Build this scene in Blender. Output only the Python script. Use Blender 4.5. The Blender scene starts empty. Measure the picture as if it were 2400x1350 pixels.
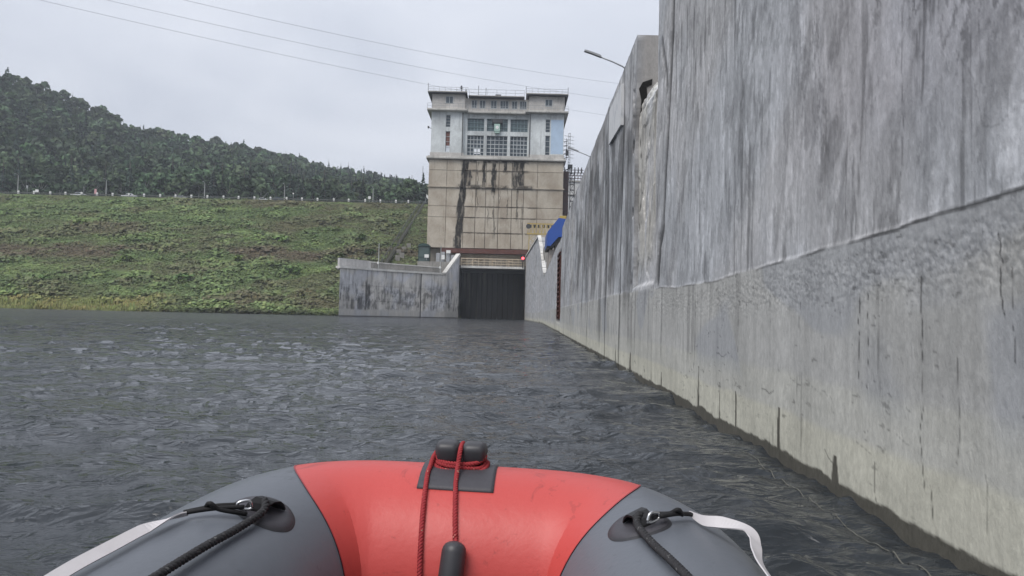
import bpy, math, random
import numpy as np
from math import radians, sin, cos, pi
random.seed(7)
RNG = np.random.default_rng(11)
SC = bpy.context.scene
COL = SC.collection

# ------------------------------------------------------------------ camera
CAMZ = 1.1
PITCH, ROLL = radians(2.0), radians(1.4)
from mathutils import Matrix, Vector
_F = Vector((0, cos(PITCH), sin(PITCH))); _r0 = Vector((1, 0, 0)); _u0 = Vector((0, -sin(PITCH), cos(PITCH)))
_R = cos(ROLL) * _r0 + sin(ROLL) * _u0
_U = cos(ROLL) * _u0 - sin(ROLL) * _r0
cam = bpy.data.cameras.new('camera'); camo = bpy.data.objects.new('camera', cam); COL.objects.link(camo)
cam.sensor_width = 36; cam.lens = 27.0; cam.clip_start = 0.05; cam.clip_end = 4000
_m = Matrix((( _R.x, _U.x, -_F.x, 0), (_R.y, _U.y, -_F.y, 0), (_R.z, _U.z, -_F.z, CAMZ), (0, 0, 0, 1)))
camo.matrix_world = _m
SC.camera = camo

# ------------------------------------------------------------------ sky, sun, exposure
SUN_EL, SUN_AZ = radians(54), radians(218)      # azimuth clockwise from +Y
W = bpy.data.worlds.new('World'); SC.world = W; W.use_nodes = True
wt = W.node_tree; wt.nodes.clear()
wo = wt.nodes.new('ShaderNodeOutputWorld'); bg = wt.nodes.new('ShaderNodeBackground')
sky = wt.nodes.new('ShaderNodeTexSky'); sky.sky_type = 'NISHITA'; sky.sun_disc = False
sky.sun_elevation = SUN_EL; sky.sun_rotation = SUN_AZ; sky.air_density = 1.0; sky.dust_density = 3.0
tc = wt.nodes.new('ShaderNodeTexCoord')
mp = wt.nodes.new('ShaderNodeMapping'); mp.inputs['Scale'].default_value = (1.0, 1.0, 3.2)
wt.links.new(tc.outputs['Generated'], mp.inputs['Vector'])
n1 = wt.nodes.new('ShaderNodeTexNoise'); n1.inputs['Scale'].default_value = 2.3; n1.inputs['Detail'].default_value = 7
n1.inputs['Roughness'].default_value = 0.52; n1.inputs['Distortion'].default_value = 0.5
wt.links.new(mp.outputs['Vector'], n1.inputs['Vector'])
cr = wt.nodes.new('ShaderNodeValToRGB')
cr.color_ramp.elements[0].position = 0.30; cr.color_ramp.elements[0].color = (4.95, 5.3, 6.1, 1)
cr.color_ramp.elements[1].position = 0.72; cr.color_ramp.elements[1].color = (6.95, 7.2, 7.85, 1)
wt.links.new(n1.outputs['Fac'], cr.inputs['Fac'])
mx = wt.nodes.new('ShaderNodeMix'); mx.data_type = 'RGBA'; mx.inputs['Factor'].default_value = 0.93
wt.links.new(sky.outputs['Color'], mx.inputs['A']); wt.links.new(cr.outputs['Color'], mx.inputs['B'])
# an overcast sky is brighter overhead than at the horizon
_sx = wt.nodes.new('ShaderNodeSeparateXYZ'); wt.links.new(tc.outputs['Generated'], _sx.inputs[0])
_mr = wt.nodes.new('ShaderNodeMapRange'); wt.links.new(_sx.outputs['Z'], _mr.inputs['Value'])
_mr.inputs['From Min'].default_value = 0.0; _mr.inputs['From Max'].default_value = 1.0; _mr.inputs['To Min'].default_value = 0.94; _mr.inputs['To Max'].default_value = 1.60
_vs = wt.nodes.new('ShaderNodeVectorMath'); _vs.operation = 'SCALE'
wt.links.new(mx.outputs['Result'], _vs.inputs[0]); wt.links.new(_mr.outputs['Result'], _vs.inputs['Scale'])
wt.links.new(_vs.outputs[0], bg.inputs['Color']); bg.inputs['Strength'].default_value = 0.069
wt.links.new(bg.outputs['Background'], wo.inputs['Surface'])

sl = bpy.data.lights.new('sun', 'SUN'); slo = bpy.data.objects.new('sun', sl); COL.objects.link(slo)
sl.energy = 1.5; sl.angle = radians(35); sl.color = (1.0, 0.965, 0.92)
_sd = Vector((sin(SUN_AZ) * cos(SUN_EL), cos(SUN_AZ) * cos(SUN_EL), sin(SUN_EL)))
slo.rotation_euler = _sd.to_track_quat('Z', 'Y').to_euler()
slo.location = (-40, -60, 90)
SC.view_settings.view_transform = 'Standard'; SC.view_settings.look = 'None'
SC.view_settings.exposure = 0.72; SC.view_settings.gamma = 1.0; SC.view_settings.use_curve_mapping = False
SC.cycles.max_bounces = 8; SC.cycles.volume_bounces = 0

# ------------------------------------------------------------------ numpy noise
_T = np.random.default_rng(3).random((64, 256, 256))
def vn(u, v, seed=0):
    t = _T[seed % 64]
    iu = np.floor(u).astype(int); iv = np.floor(v).astype(int)
    fu = u - iu; fv = v - iv
    fu = fu * fu * fu * (fu * (fu * 6 - 15) + 10); fv = fv * fv * fv * (fv * (fv * 6 - 15) + 10)
    a = t[iu & 255, iv & 255]; b = t[(iu + 1) & 255, iv & 255]; c = t[iu & 255, (iv + 1) & 255]; d = t[(iu + 1) & 255, (iv + 1) & 255]
    return (a * (1 - fu) + b * fu) * (1 - fv) + (c * (1 - fu) + d * fu) * fv
def fbm(u, v, seed=0, octv=5, gain=0.5):
    s = 0; a = 1; tot = 0
    for o in range(octv):
        ca, sa = cos(0.6 + 1.1 * o), sin(0.6 + 1.1 * o); uu = u * 2.03 ** o; vv = v * 2.03 ** o
        s = s + a * vn(uu * ca - vv * sa + 17.3 * o, uu * sa + vv * ca + 9.1 * o, seed + o); tot += a; a *= gain
    return s / tot
def sst(a, b, x):
    t = np.clip((x - a) / (b - a), 0, 1); return t * t * (3 - 2 * t)

# ------------------------------------------------------------------ object helpers
def tag(o, label=None, cat=None, group=None, kind=None):
    if label: o['label'] = label
    if cat: o['category'] = cat
    if group: o['group'] = group
    if kind: o['kind'] = kind
    return o
def empty(name, loc, label=None, cat=None, group=None):
    o = bpy.data.objects.new(name, None); COL.objects.link(o); o.location = loc; o.empty_display_size = 0.3
    return tag(o, label, cat, group)
def rootloc(o):
    v = Vector((0, 0, 0))
    while o is not None:
        v += o.location; o = o.parent
    return v
def copy_tree(o, parent=None):
    c = o.copy(); COL.objects.link(c)
    if parent is not None: c.parent = parent
    for ch in list(o.children): copy_tree(ch, c)
    return c
def np_mesh(name, V, faces, mat, parent=None, smooth=False, attrs=None, loc=None):
    """V (n,3) world coordinates, faces (m,k) int array; attrs: name -> (n,3)"""
    V = np.asarray(V, dtype=np.float64)
    off = rootloc(parent) if parent is not None else Vector(loc or (0, 0, 0))
    V = V - np.array(off)
    me = bpy.data.meshes.new(name); F = np.asarray(faces, dtype=np.int32); k = F.shape[1]
    me.vertices.add(len(V)); me.vertices.foreach_set('co', V.astype(np.float32).ravel())
    me.loops.add(F.size); me.loops.foreach_set('vertex_index', F.ravel())
    me.polygons.add(len(F)); me.polygons.foreach_set('loop_start', np.arange(len(F), dtype=np.int32) * k)
    if smooth: me.polygons.foreach_set('use_smooth', np.ones(len(F), dtype=bool))
    for an, av in (attrs or {}).items():
        at = me.attributes.new(an, 'FLOAT_COLOR', 'POINT')
        a4 = np.ones((len(V), 4), dtype=np.float32); a4[:, :3] = av; at.data.foreach_set('color', a4.ravel())
    me.update(calc_edges=True); me.validate()
    if mat: me.materials.append(mat)
    o = bpy.data.objects.new(name, me); COL.objects.link(o)
    if parent is not None: o.parent = parent
    elif loc: o.location = loc
    return o

class MB:
    def __init__(s): s.v = []; s.f = []
    def add(s, vs, fs):
        n = len(s.v); s.v += [tuple(v) for v in vs]; s.f += [tuple(i + n for i in f) for f in fs]; return s
    def box(s, x0, x1, y0, y1, z0, z1):
        vs = [(x0,y0,z0),(x1,y0,z0),(x1,y1,z0),(x0,y1,z0),(x0,y0,z1),(x1,y0,z1),(x1,y1,z1),(x0,y1,z1)]
        return s.add(vs, [(0,3,2,1),(4,5,6,7),(0,1,5,4),(1,2,6,5),(2,3,7,6),(3,0,4,7)])
    def bevbox(s, x0, x1, y0, y1, z0, z1, b):
        """box with a chamfered front (-y) edge"""
        vs = [(x0,y0+b,z0),(x1,y0+b,z0),(x1,y0+b,z1),(x0,y0+b,z1),(x0+b,y0,z0+b),(x1-b,y0,z0+b),(x1-b,y0,z1-b),(x0+b,y0,z1-b),(x0,y1,z0),(x1,y1,z0),(x1,y1,z1),(x0,y1,z1)]
        return s.add(vs, [(4,5,6,7),(0,1,5,4),(1,2,6,5),(2,3,7,6),(3,0,4,7),(0,8,9,1),(1,9,10,2),(2,10,11,3),(3,11,8,0),(8,11,10,9)])
    def bar(s, p0, p1, w, h=None, up=(0, 0, 1)):
        p0 = Vector(p0); p1 = Vector(p1); h = h or w
        d = (p1 - p0).normalized(); u = Vector(up)
        if abs(d.dot(u)) > 0.98: u = Vector((0, 1, 0))
        a = d.cross(u).normalized(); b = a.cross(d).normalized()
        c = []
        for p in (p0, p1):
            for sx, sy in ((-1,-1),(1,-1),(1,1),(-1,1)): c.append(p + a * sx * w / 2 + b * sy * h / 2)
        return s.add(c, [(0,1,2,3),(7,6,5,4),(0,4,5,1),(1,5,6,2),(2,6,7,3),(3,7,4,0)])
    def tube(s, path, r, n=8, caps=True):
        P = [Vector(p) for p in path]; m = len(P); rr = r if hasattr(r, '__len__') else [r] * m
        T = [(P[min(i+1, m-1)] - P[max(i-1, 0)]).normalized() for i in range(m)]
        u = Vector((0, 0, 1)) if abs(T[0].z) < 0.9 else Vector((1, 0, 0))
        a = T[0].cross(u).normalized(); vs = []
        for i in range(m):
            a = (a - T[i] * a.dot(T[i]))
            a = a.normalized() if a.length > 1e-6 else T[i].orthogonal().normalized()
            b = T[i].cross(a)
            for k in range(n):
                t = 2 * pi * k / n; vs.append(P[i] + (a * cos(t) + b * sin(t)) * rr[i])
        fs = []
        for i in range(m - 1):
            for k in range(n):
                k2 = (k + 1) % n; fs.append((i*n+k, i*n+k2, (i+1)*n+k2, (i+1)*n+k))
        if caps: fs.append(tuple(reversed(range(n)))); fs.append(tuple((m-1)*n+k for k in range(n)))
        return s.add(vs, fs)
    def prism(s, poly, y0, y1):
        """polygon in (x,z), extruded along y"""
        n = len(poly); vs = [(x, y0, z) for x, z in poly] + [(x, y1, z) for x, z in poly]
        fs = [tuple(range(n)), tuple(reversed(range(n, 2*n)))] + [(i, n+i, n+(i+1) % n, (i+1) % n) for i in range(n)]
        return s.add(vs, fs)
    def slab(s, poly, z0, z1):
        n = len(poly); vs = [(x, y, z0) for x, y in poly] + [(x, y, z1) for x, y in poly]
        fs = [tuple(reversed(range(n))), tuple(range(n, 2*n))] + [(i, (i+1) % n, n+(i+1) % n, n+i) for i in range(n)]
        return s.add(vs, fs)
    def build(s, name, mat, parent=None, loc=None, smooth=False):
        off = rootloc(parent) if parent is not None else Vector(loc or (0, 0, 0))
        me = bpy.data.meshes.new(name); me.from_pydata([Vector(v) - off for v in s.v], [], s.f)
        me.validate(); me.update()
        import bmesh
        bm = bmesh.new(); bm.from_mesh(me); bmesh.ops.recalc_face_normals(bm, faces=bm.faces); bm.to_mesh(me); bm.free()
        if smooth:
            for p in me.polygons: p.use_smooth = len(p.vertices) <= 4
        me.materials.append(mat)
        o = bpy.data.objects.new(name, me); COL.objects.link(o)
        if parent is not None: o.parent = parent
        elif loc: o.location = loc
        return o

# ------------------------------------------------------------------ material helpers (socket maths)
class S:
    def __init__(s, nt, sock): s.nt = nt; s.k = sock
    def _m(s, op, *o, clamp=False):
        n = s.nt.nodes.new('ShaderNodeMath'); n.operation = op; n.use_clamp = clamp
        for i, q in enumerate((s,) + o):
            if isinstance(q, S): s.nt.links.new(q.k, n.inputs[i])
            else: n.inputs[i].default_value = q
        return S(s.nt, n.outputs[0])
    def __add__(s, o): return s._m('ADD', o)
    __radd__ = __add__
    def __mul__(s, o): return s._m('MULTIPLY', o)
    __rmul__ = __mul__
    def __sub__(s, o): return s._m('SUBTRACT', o)
    def __rsub__(s, o): return (s * -1.0) + o
    def max(s, o): return s._m('MAXIMUM', o)
    def min(s, o): return s._m('MINIMUM', o)
    def abs(s): return s._m('ABSOLUTE')
    def step(s, a, b):
        n = s.nt.nodes.new('ShaderNodeMapRange'); n.interpolation_type = 'SMOOTHSTEP'
        s.nt.links.new(s.k, n.inputs['Value'])
        if a < b:
            n.inputs['From Min'].default_value = a; n.inputs['From Max'].default_value = b
        else:
            n.inputs['From Min'].default_value = b; n.inputs['From Max'].default_value = a
            n.inputs['To Min'].default_value = 1; n.inputs['To Max'].default_value = 0
        return S(s.nt, n.outputs['Result'])
class Mat:
    def __init__(s, name, rough=0.85, spec=0.3):
        s.m = bpy.data.materials.new(name); s.m.use_nodes = True; s.nt = s.m.node_tree
        s.b = s.nt.nodes['Principled BSDF']; s.b.inputs['Roughness'].default_value = rough
        s.b.inputs['Specular IOR Level'].default_value = spec
        s.tc = s.nt.nodes.new('ShaderNodeTexCoord')
    def xyz(s, world=False):
        src = s.tc.outputs['Object']
        if world: src = s.nt.nodes.new('ShaderNodeNewGeometry').outputs['Position']
        n = s.nt.nodes.new('ShaderNodeSeparateXYZ'); s.nt.links.new(src, n.inputs[0])
        return [S(s.nt, n.outputs[i]) for i in range(3)]
    def noise(s, scale=(1, 1, 1), sc=1.0, det=4, rough=0.55, dist=0.0, world=False, off=(0, 0, 0)):
        mp = s.nt.nodes.new('ShaderNodeMapping'); mp.inputs['Scale'].default_value = scale; mp.inputs['Location'].default_value = off
        src = s.tc.outputs['Object'] if not world else s.nt.nodes.new('ShaderNodeNewGeometry').outputs['Position']
        s.nt.links.new(src, mp.inputs['Vector'])
        n = s.nt.nodes.new('ShaderNodeTexNoise'); n.inputs['Scale'].default_value = sc; n.inputs['Detail'].default_value = det
        n.inputs['Roughness'].default_value = rough; n.inputs['Distortion'].default_value = dist
        s.nt.links.new(mp.outputs['Vector'], n.inputs['Vector'])
        return S(s.nt, n.outputs['Fac'])
    def col(s, c):
        if isinstance(c, S): return c
        n = s.nt.nodes.new('ShaderNodeRGB'); n.outputs[0].default_value = (*c, 1); return S(s.nt, n.outputs[0])
    def mix(s, a, b, f):
        n = s.nt.nodes.new('ShaderNodeMix'); n.data_type = 'RGBA'
        a = s.col(a); b = s.col(b); s.nt.links.new(a.k, n.inputs['A']); s.nt.links.new(b.k, n.inputs['B'])
        if isinstance(f, S): s.nt.links.new(f.k, n.inputs['Factor'])
        else: n.inputs['Factor'].default_value = f
        return S(s.nt, n.outputs['Result'])
    def scale(s, c, f):
        n = s.nt.nodes.new('ShaderNodeVectorMath'); n.operation = 'SCALE'
        s.nt.links.new(s.col(c).k, n.inputs[0]); s.nt.links.new(f.k, n.inputs['Scale']); return S(s.nt, n.outputs[0])
    def attr(s, name):
        n = s.nt.nodes.new('ShaderNodeAttribute'); n.attribute_name = name; return S(s.nt, n.outputs['Color'])
    def rnd(s):
        n = s.nt.nodes.new('ShaderNodeObjectInfo'); return S(s.nt, n.outputs['Random'])
    def base(s, c): s.nt.links.new(s.col(c).k, s.b.inputs['Base Color']); return s
    def rough(s, r): s.nt.links.new(r.k, s.b.inputs['Roughness']); return s
    def bump(s, h, dist=0.02, strength=1.0):
        n = s.nt.nodes.new('ShaderNodeBump'); n.inputs['Distance'].default_value = dist; n.inputs['Strength'].default_value = strength
        s.nt.links.new(h.k, n.inputs['Height']); s.nt.links.new(n.outputs[0], s.b.inputs['Normal']); return s

def concrete(name, c, dark=0.5, streak=0.5, zs=0.12, sc=1.0, tint=None, bump=0.03):
    m = Mat(name, 0.9, 0.2)
    big = m.noise((0.25, 0.25, 0.2), sc, 5, 0.6, 0.4)
    st = m.noise((1.6, 1.6, zs), sc, 5, 0.6, 0.3)
    fine = m.noise((3, 3, 2.2), sc, 6, 0.65)
    f = (big.step(0.25, 0.75) * 0.45 + 0.75) * (1 - st.step(0.52, 0.75) * streak) * (fine * 0.5 + 0.75)
    col = m.scale(c, f)
    if tint: col = m.mix(col, tint, big.step(0.5, 0.8) * 0.6)
    m.base(col).bump(fine + st * 0.6, bump, 0.7)
    return m.m
def plain(name, c, rough=0.6, spec=0.3, var=0.25, sc=6.0, metal=0.0):
    m = Mat(name, rough, spec); n = m.noise((1, 1, 1), sc, 4, 0.6)
    m.base(m.scale(c, n * (2 * var) + (1 - var))); m.b.inputs['Metallic'].default_value = metal
    return m.m

M = {}
M['steel'] = plain('galvanised_steel', (0.30, 0.31, 0.32), 0.5, 0.5, 0.2)
M['darksteel'] = plain('dark_steel', (0.045, 0.047, 0.05), 0.6, 0.4, 0.4)
M['white'] = plain('white_paint', (0.72, 0.72, 0.70), 0.6, 0.3, 0.12)
M['pole'] = plain('pole_concrete', (0.33, 0.34, 0.33), 0.8, 0.2)
M['rust'] = plain('rusty_red_steel', (0.085, 0.036, 0.030), 0.85, 0.2, 0.5, 1.5)
M['blue'] = plain('blue_sheet_metal', (0.03, 0.085, 0.33), 0.5, 0.4, 0.12, 0.8)
M['yellow'] = plain('yellow_paint', (0.42, 0.31, 0.09), 0.6, 0.3, 0.3, 2)
M['glass'] = plain('window_glass', (0.055, 0.075, 0.09), 0.12, 0.5, 0.5, 0.7)
M['frame_w'] = plain('window_frame_paint', (0.42, 0.45, 0.46), 0.7, 0.3, 0.25)
M['asphalt'] = plain('asphalt', (0.055, 0.055, 0.056), 0.9, 0.2, 0.2, 1)
M['railgrey'] = plain('dull_rail', (0.10, 0.11, 0.10), 0.7, 0.3, 0.3)
M['cable'] = plain('cable', (0.22, 0.23, 0.25), 0.6, 0.3)
M['dark'] = plain('hollow_shade_black', (0.02, 0.02, 0.02), 0.9, 0.1)  # near-black colour standing in for the shade inside hollows
M['hut_green'] = plain('dark_green_paint', (0.03, 0.06, 0.055), 0.6, 0.3)

# ================================================================== WATER
def wave_set():
    rg = np.random.default_rng(5); out = []
    for lam in np.geomspace(0.13, 3.6, 76):
        lam = lam * rg.uniform(0.92, 1.08); ang = radians(80) + rg.normal(0, 0.58)
        out.append((lam, ang, rg.uniform(0, 2 * pi), 0.0026 * lam ** 0.78 * (1 + 0.9 * math.exp(-(math.log(lam / 0.42)) ** 2 / 0.45)) * rg.uniform(0.55, 1.35)))
    return out
WAVES = wave_set()
def water_h(X, Y, sp):
    Z = np.zeros_like(X)
    wx = X + (fbm(X * 0.35, Y * 0.35, 20, 3) - .5) * 1.2; wy = Y + (fbm(X * 0.35, Y * 0.35, 25, 3) - .5) * 1.2
    gust = 0.55 + 0.9 * fbm(X * 0.12, Y * 0.07, 30, 3)
    for lam, ang, ph, amp in WAVES:
        k = 2 * pi / lam; a = k * (wx * cos(ang) + wy * sin(ang)) + ph
        Z += amp * sst(2.0, 4.5, lam / sp) * (0.95 - 2 * np.abs(np.sin(a / 2)) ** 1.35)
    for q, (lam, A) in enumerate(((2.6, 0.050), (1.25, 0.046), (0.58, 0.024), (0.26, 0.0065))):
        n = fbm(wx / (lam * 0.95) + 31 * q, wy / (lam * 0.50) + 7 * q, 10 + 4 * q, 2, 0.35)
        n2 = fbm(wx / (lam * 1.25) - 13 * q, wy / (lam * 0.60) + 3 * q, 12 + 4 * q, 2, 0.35)
        Z += A * sst(1.6, 4.0, lam / sp) * ((1 - np.abs(n * 2 - 1) * 1.6) ** 1 + (n2 - .5) * 1.1)
    return (Z - 0.035) * gust
def build_water():
    # tessellation: rings that grow with distance, fine where the picture looks
    rad = np.concatenate([np.geomspace(0.55, 80, 640), np.geomspace(82, 900, 50)])
    th = np.concatenate([np.linspace(-180, -46, 24)[:-1], np.linspace(-46, 46, 560), np.linspace(46, 180, 24)[1:]])
    th = np.radians(th)
    Rr, TT = np.meshgrid(rad, th, indexing='ij')
    X = Rr * np.sin(TT); Y = Rr * np.cos(TT)
    Z = water_h(X, Y, np.maximum(Rr * 0.0078, Rr * radians(92 / 560)))
    Z = Z * (1 - 0.6 * sst(60, 200, Rr))
    V = np.stack([X, Y, Z], -1).reshape(-1, 3)
    nr, nc = X.shape
    i = np.arange((nr - 1) * (nc - 1)); r_ = i // (nc - 1); c_ = i % (nc - 1); b = r_ * nc + c_
    F = np.stack([b, b + nc, b + nc + 1, b + 1], -1)
    m = Mat('lake_water', 0.03, 0.5)
    m.b.inputs['IOR'].default_value = 1.333
    px, py, pz = m.xyz(world=True)
    murk = m.noise((1, 1, 1), 0.25, 3, 0.5, world=True)
    m.base(m.mix((0.024, 0.029, 0.035), (0.030, 0.034, 0.038), murk))
    b1 = m.noise((1.0, 1.8, 1), 3.0, 6, 0.62, 0.8, world=True)
    b2 = m.noise((1.0, 2.0, 1), 0.55, 4, 0.6, 0.8, world=True)
    b3 = m.noise((1.0, 1.6, 1), 11.0, 3, 0.5, 0.3, world=True)
    far = py.step(8.0, 35.0); rdg = (m.noise((1.0, 2.2, 1), 0.75, 3, 0.5, 0.7, world=True) - .5).abs() * -2.0; rdg2 = (m.noise((1.0, 1.8, 1), 3.4, 3, 0.5, 0.5, world=True) - .5).abs() * -2.0
    m.rough(py.step(10.0, 90.0) * 0.15 + 0.03)
    m.bump(b1 * 0.14 + b2 * far * 1.3 + b3 * 0.022 + rdg * far * 3.4 + rdg2 * 0.30, 0.12, 1.0)
    o = np_mesh('water', V, F, m.m, smooth=True)
    tag(o, 'choppy dark grey lake water', 'water', kind='structure')
build_water()

def wall_x(s): return 2.02 + 0.022 * s

# ================================================================== RIGHT CONCRETE WALL (dense relief, dirt as colour)
MW = Mat('weathered_concrete', 0.88, 0.25)
_c = MW.attr('col'); _f1 = MW.noise((1, 1, 0.55), 28, 5, 0.65, world=True); _f2 = MW.noise((1, 1, 0.08), 9, 4, 0.6, world=True)
MW.base(MW.scale(_c, (_f1 * 0.55 + 0.72) * (_f2 * 0.35 + 0.83)))
MW.bump(_f1 + _f2 * 0.5, 0.006, 0.9)
M['wall'] = MW.m

CRK = np.random.default_rng(21)
def paint_line(Sg, Zg, pts, w, jit=0.03, seed=0):
    """distance mask of a jagged polyline in (s, z)"""
    pts = np.array(pts, float); out = np.zeros_like(Sg)
    P = [pts[0]]
    rg = np.random.default_rng(seed)
    for a, b in zip(pts[:-1], pts[1:]):
        n = max(2, int(np.hypot(*(b - a)) / 0.09))
        for t in np.linspace(0, 1, n + 1)[1:]:
            q = a + (b - a) * t; P.append(q + rg.normal(0, jit, 2) * (t < 1))
    P = np.array(P)
    lo = P.min(0) - 4 * w - 0.02; hi = P.max(0) + 4 * w + 0.02
    sel = (Sg > lo[0]) & (Sg < hi[0]) & (Zg > lo[1]) & (Zg < hi[1])
    if not sel.any(): return out
    s = Sg[sel]; z = Zg[sel]; d = np.full(s.shape, 9.0)
    for a, b in zip(P[:-1], P[1:]):
        ab = b - a; L = (ab ** 2).sum() + 1e-9
        t = np.clip(((s - a[0]) * ab[0] + (z - a[1]) * ab[1]) / L, 0, 1)
        d = np.minimum(d, np.hypot(s - a[0] - ab[0] * t, z - a[1] - ab[1] * t))
    out[sel] = 1 - sst(w * 0.4, w * 1.3, d)
    return out

def relief_wall(name, parent, ss, zs, xyfun, colfun, depthfun, thick=1.4, label=None, normal=None):
    """front grid over (s,z); xyfun(s)->x,y ; inward normal nx,ny ; solid with a back"""
    Sg, Zg = np.meshgrid(ss, zs, indexing='ij')
    X, Y, NX, NY = xyfun(Sg)
    D = depthfun(Sg, Zg)
    V = np.stack([X + NX * D, Y + NY * D, Zg], -1)
    C = colfun(Sg, Zg, D)
    ns, nz = Sg.shape
    i = np.arange((ns - 1) * (nz - 1)); r_ = i // (nz - 1); c_ = i % (nz - 1); b = r_ * nz + c_
    F = [np.stack([b, b + 1, b + nz + 1, b + nz], -1)]
    V = V.reshape(-1, 3); C = C.reshape(-1, 3)
    idx = np.arange(ns * nz).reshape(ns, nz)
    # rim: back copy of the border
    ring = np.concatenate([idx[:, 0], idx[-1, 1:], idx[-2::-1, -1], idx[0, -2:0:-1]])
    Bx = np.stack([X + NX * thick, Y + NY * thick, Zg], -1).reshape(-1, 3)
    nlay = 6; base = ring
    for k in range(1, nlay + 1):
        t = k / nlay
        nb = len(V) + np.arange(len(ring))
        V = np.concatenate([V, V[ring] * (1 - t) + Bx[ring] * t])
        wob = 0.85 + 0.3 * fbm(V[nb][:, 1] * 3 + V[nb][:, 0] * 5, V[nb][:, 2] * 2.5, 8, 4)
        C = np.concatenate([C, np.array([0.30, 0.29, 0.28]) * wob[:, None]])
        nxt = np.roll(base, -1); nn = np.roll(nb, -1)
        F.append(np.stack([base, nxt, nn, nb], -1)[:, ::-1]); base = nb
    # back sheet as coarse quads between first and last columns
    q = [idx[0, 0], idx[-1, 0], idx[-1, -1], idx[0, -1]]
    n0 = len(V); V = np.concatenate([V, Bx[q]]); C = np.concatenate([C, np.tile([0.25, 0.25, 0.25], (4, 1))])
    F.append(np.array([[n0, n0 + 1, n0 + 2, n0 + 3]]))
    o = np_mesh(name, V, np.concatenate(F), M['wall'], parent, smooth=False, attrs={'col': C})
    sm = np.zeros(len(o.data.polygons), dtype=bool); sm[:len(i)] = True
    o.data.polygons.foreach_set('use_smooth', sm)
    if label: o['label'] = label
    return o

def lerp3(a, b, t): return np.asarray(a) * (1 - t[..., None]) + np.asarray(b) * t[..., None]

# crack list on the near face: (points, width, strength)
CRACKS = [
 ([(3.95, 1.35), (3.93, 0.9), (3.96, 0.55), (3.9, 0.25)], 0.010, 0.85),
 ([(3.62, 0.95), (3.6, 0.65), (3.63, 0.45)], 0.009, 0.6),
 ([(4.68, 1.38), (4.67, 0.65)], 0.007, 0.9), ([(4.55, 1.33), (4.56, 0.72)], 0.007, 0.9),
 ([(3.30, 1.5), (3.27, 1.15)], 0.011, 0.95), ([(3.22, 1.4), (3.2, 0.95)], 0.006, 0.7),
 ([(3.45, 2.4), (3.47, 2.9), (3.44, 3.4), (3.45, 4.4)], 0.008, 0.5),
 ([(3.1, 2.05), (3.3, 1.98), (3.42, 2.0), (3.5, 2.25), (3.62, 2.4)], 0.009, 0.35),
 ([(4.2, 1.9), (4.18, 2.4), (4.2, 2.9)], 0.008, 0.5),
 ([(4.7, 0.38), (4.5, 0.34)], 0.008, 0.4), ([(4.2, 0.5), (4.05, 0.46)], 0.008, 0.4),
 ([(3.4, 0.45), (3.38, 0.36), (3.39, 0.2)], 0.010, 0.5), ([(3.85, 0.30), (3.82, 0.12)], 0.010, 0.8),
 ([(4.45, 0.30), (4.42, 0.05)], 0.010, 0.7), ([(5.2, 0.25), (5.05, 0.18)], 0.009, 0.7),
 ([(7.4, 1.2), (7.38, 0.8)], 0.012, 0.5), ([(9.3, 1.3), (9.3, 0.8), (9.35, 0.4)], 0.014, 0.55),
 ([(6.4, 1.35), (6.4, 1.0)], 0.010, 0.6), ([(5.7, 1.4), (5.72, 1.0)], 0.010, 0.6),
 ([(8.2, 0.75), (8.0, 0.72), (7.8, 0.76)], 0.012, 0.6), ([(6.6, 0.52), (6.4, 0.5), (6.3, 0.53)], 0.015, 0.6),
 ([(11.0, 6.7), (11.1, 5.8), (11.4, 3.9), (11.6, 3.2), (11.75, 2.5)], 0.13, 0.95), ([(11.75, 2.5), (12.0, 2.3), (12.1, 1.75)], 0.17, 1.0), ([(12.1, 5.5), (11.7, 4.9), (11.55, 4.6)], 0.10, 0.7),
]
SEEPS = [(6.15, 0.42, 0.045), (5.02, 0.24, 0.07), (9.05, 0.55, 0.045), (7.45, 0.42, 0.03), (8.05, 0.45, 0.02), (11.6, 0.3, 0.05), (15.12, 0.42, 0.12), (17.5, 0.5, 0.07)]

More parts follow.
